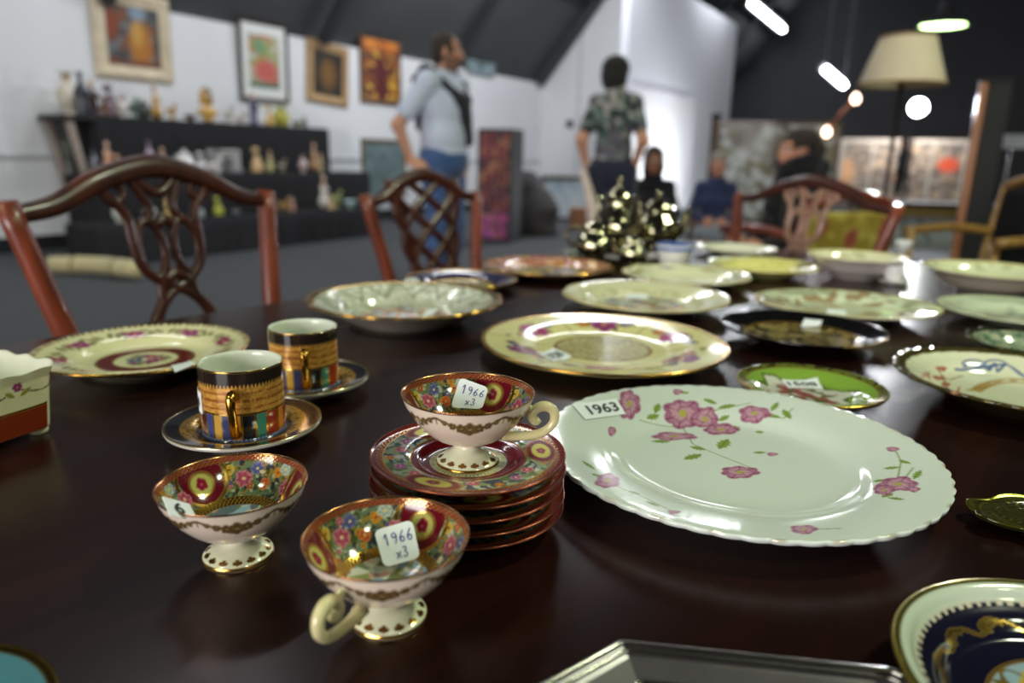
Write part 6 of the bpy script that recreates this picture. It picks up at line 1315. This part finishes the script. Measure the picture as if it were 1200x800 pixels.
# yellow upholstered armchair behind the chair with glare-pale splat
M_yel = mat_col('floral_upholstery', .9, 0, .9, .2)
def armchair(c, rz, zt, label, w=.27, mode='yellow'):
    o = empty('armchair', (c[0], c[1], 0), rz); tag(o, label, 'chair'); mw = wood('golden_wood', (128, 92, 44), (166, 126, 66), .4, 3, .2) if mode != 'yellow' else M_chair
    g = 26; xx, zz = np.meshgrid(np.linspace(-w+.02, w-.02, g), np.linspace(.42, zt-.03, g)); bul = .035*np.cos(xx/w*PI/2)*np.cos((zz-.65)/.5*PI/2); yy = -.12*(zz-.42)+.02+bul
    p = Paint(xx.ravel()*4, zz.ravel()*4, (168, 150, 66) if mode == 'yellow' else (24, 24, 26))
    if mode == 'yellow': p.blotch(np.ones(p.n), ((186, 168, 84), (150, 130, 50)), .5, 3.0)
    for k in range(9 if mode == 'yellow' else 0): p.flower(np.array([4*(-.18+.18*(k % 3)), 4*(.5+.16*(k//3)+.05*(k % 2))]), np.array([.16, 0]), np.array([0, .2]), ((170, 100, 80), (150, 70, 60), (110, 50, 40), (190, 160, 90)), 5, k)
    n = g*g; V = np.stack([xx.ravel(), yy.ravel(), zz.ravel()], 1); Vb = np.stack([xx.ravel(), -.12*(zz.ravel()-.42)-.03, zz.ravel()], 1); F = np.array([(i*g+j, (i+1)*g+j, (i+1)*g+j+1, i*g+j+1) for i in range(g-1) for j in range(g-1)])
    ed = [i for i in range(g)]+[i*g+g-1 for i in range(1, g)]+[(g-1)*g+i for i in range(g-2, -1, -1)]+[i*g for i in range(g-2, 0, -1)]; Fe = np.array([(ed[i], ed[(i+1) % len(ed)], n+ed[(i+1) % len(ed)], n+ed[i]) for i in range(len(ed))])
    mk('back_cushion', np.concatenate([V, Vb]), np.concatenate([F, F[:, ::-1]+n, Fe]), M_yel, o, np.concatenate([p.c, p.c]))
    V, F = bbox(-w+.01, w-.01, -.0, .50, .34, .45, .03); mk('seat', V, F, mat('olive_gold_cloth', (160, 142, 64), .9, var=.2, scale=20) if mode == 'yellow' else mat('black_seat', (26, 26, 28), .8), o, smooth=False)
    for s in (-1, 1):
        V, F = tube([(s*w, .0, 0), (s*w, .02, .42), (s*w, -.12*(zt-.42), zt)], [.018, .022, .018], 8); mk('post', V, F, mw, o)
        V, F = tube([(s*w, .46, 0), (s*w, .46, .66)], [.016, .020], 8); mk('leg', V, F, mw, o)
        V, F = tube(catmull([(s*w, -.02, .66), (s*(w+.03), .2, .68), (s*(w+.02), .48, .66)], 12), .022, 8); mk('arm', V, F, mw, o)
    cp = catmull([(-w, -.12*(zt-.42), zt-.01), (-w*.5, -.12*(zt-.4), zt+.03), (0, -.12*(zt-.4), zt+.05), (w*.5, -.12*(zt-.4), zt+.03), (w, -.12*(zt-.42), zt-.01)], 20); V, F = tube(cp, .022, 8); mk('crest_rail', V, F, mw, o)
    return o
c = P(985, 280, dist=3.6); armchair(c, face(-.35, .9), P(985, 240, dist=3.6)[2], 'armchair with yellow floral upholstery behind the chair with glare-pale splat', .26)
c = P(1205, 300, dist=4.3); armchair(c, face(-.9, -.2), P(1180, 216, dist=4.3)[2], 'yellow wooden armchair beside the tall dark cabinet', .25, 'golden')
# tall narrow dark cabinet with wooden edge
c = P(1133, 300, dist=5.6); zt = P(1160, 95, dist=5.6)[2]; o = empty('tall_cabinet', (c[0], c[1], 0), face(-.45, -.9)); tag(o, 'tall narrow dark cabinet with an orange-brown wooden edge', 'cabinet')
V, F = bbox(-.08, .05, -.05, .05, 0, zt, .006); mk('carcass', V, F, mat('ebonised_wood', (24, 23, 26), .7), o, smooth=False)
V, F = bbox(.051, .095, -.02, .06, .03, zt-.01, .006); mk('wooden_stile', V, F, wood('stile_wood', (150, 92, 56), (186, 122, 78), .4, 3, .2, (10, 10, 1)), o, smooth=False)
V, F = bbox(-.085, .1, -.055, .065, zt-.012, zt+.006, .004); mk('cornice', V, F, mat('ebonised_wood', (30, 29, 33), .35), o, smooth=False)
# dark side table between
c = P(1072, 255, dist=7.2); zt = P(1072, 236, dist=7.2)[2]; o = empty('side_table', (c[0], c[1], 0), face(.2, .9)); tag(o, 'dark wooden side table with ochre edge beyond the chairs', 'table')
V, F = bbox(-.55, .55, -.3, .3, zt-.03, zt, .006); mk('tabletop', V, F, mat('dull_dark_wood', (54, 32, 26), .85), o, smooth=False)
V, F = bbox(-.5, .5, -.26, .26, zt-.11, zt-.03, .004); mk('apron', V, F, mat('ochre_band', (110, 88, 36), .6), o, smooth=False)
for sx in (-1, 1):
    for sy in (-1, 1): V, F = tube([(sx*.48, sy*.24, 0), (sx*.48, sy*.24, zt-.1)], [.018, .028], 8); mk('leg', V, F, M_chairD, o)

# small pale notice on a stand, far right
c = P(1188, 167, dist=9.5); o = empty('notice_board', (c[0], c[1], 0), face(-.3, -.95)); tag(o, 'small pale notice on a thin dark stand beyond the tall cabinet', 'notice')
V, F = bbox(-.20, .20, -.012, .012, c[2]-.06, c[2]+.08, .004); mk('panel', V, F, mat('notice_card', (196, 198, 206), .7, var=.15, scale=6), o, smooth=False)
V, F = tube([(0, -.025, .02), (0, -.025, c[2])], .012, 8); mk('pole', V, F, M_black, o)
V, F, _, _ = lathe([(.001, 0), (.13, 0), (.13, .012), (.03, .02), (.001, .022)], 20); mk('base', V+[0, -.025, 0], F, M_black, o)
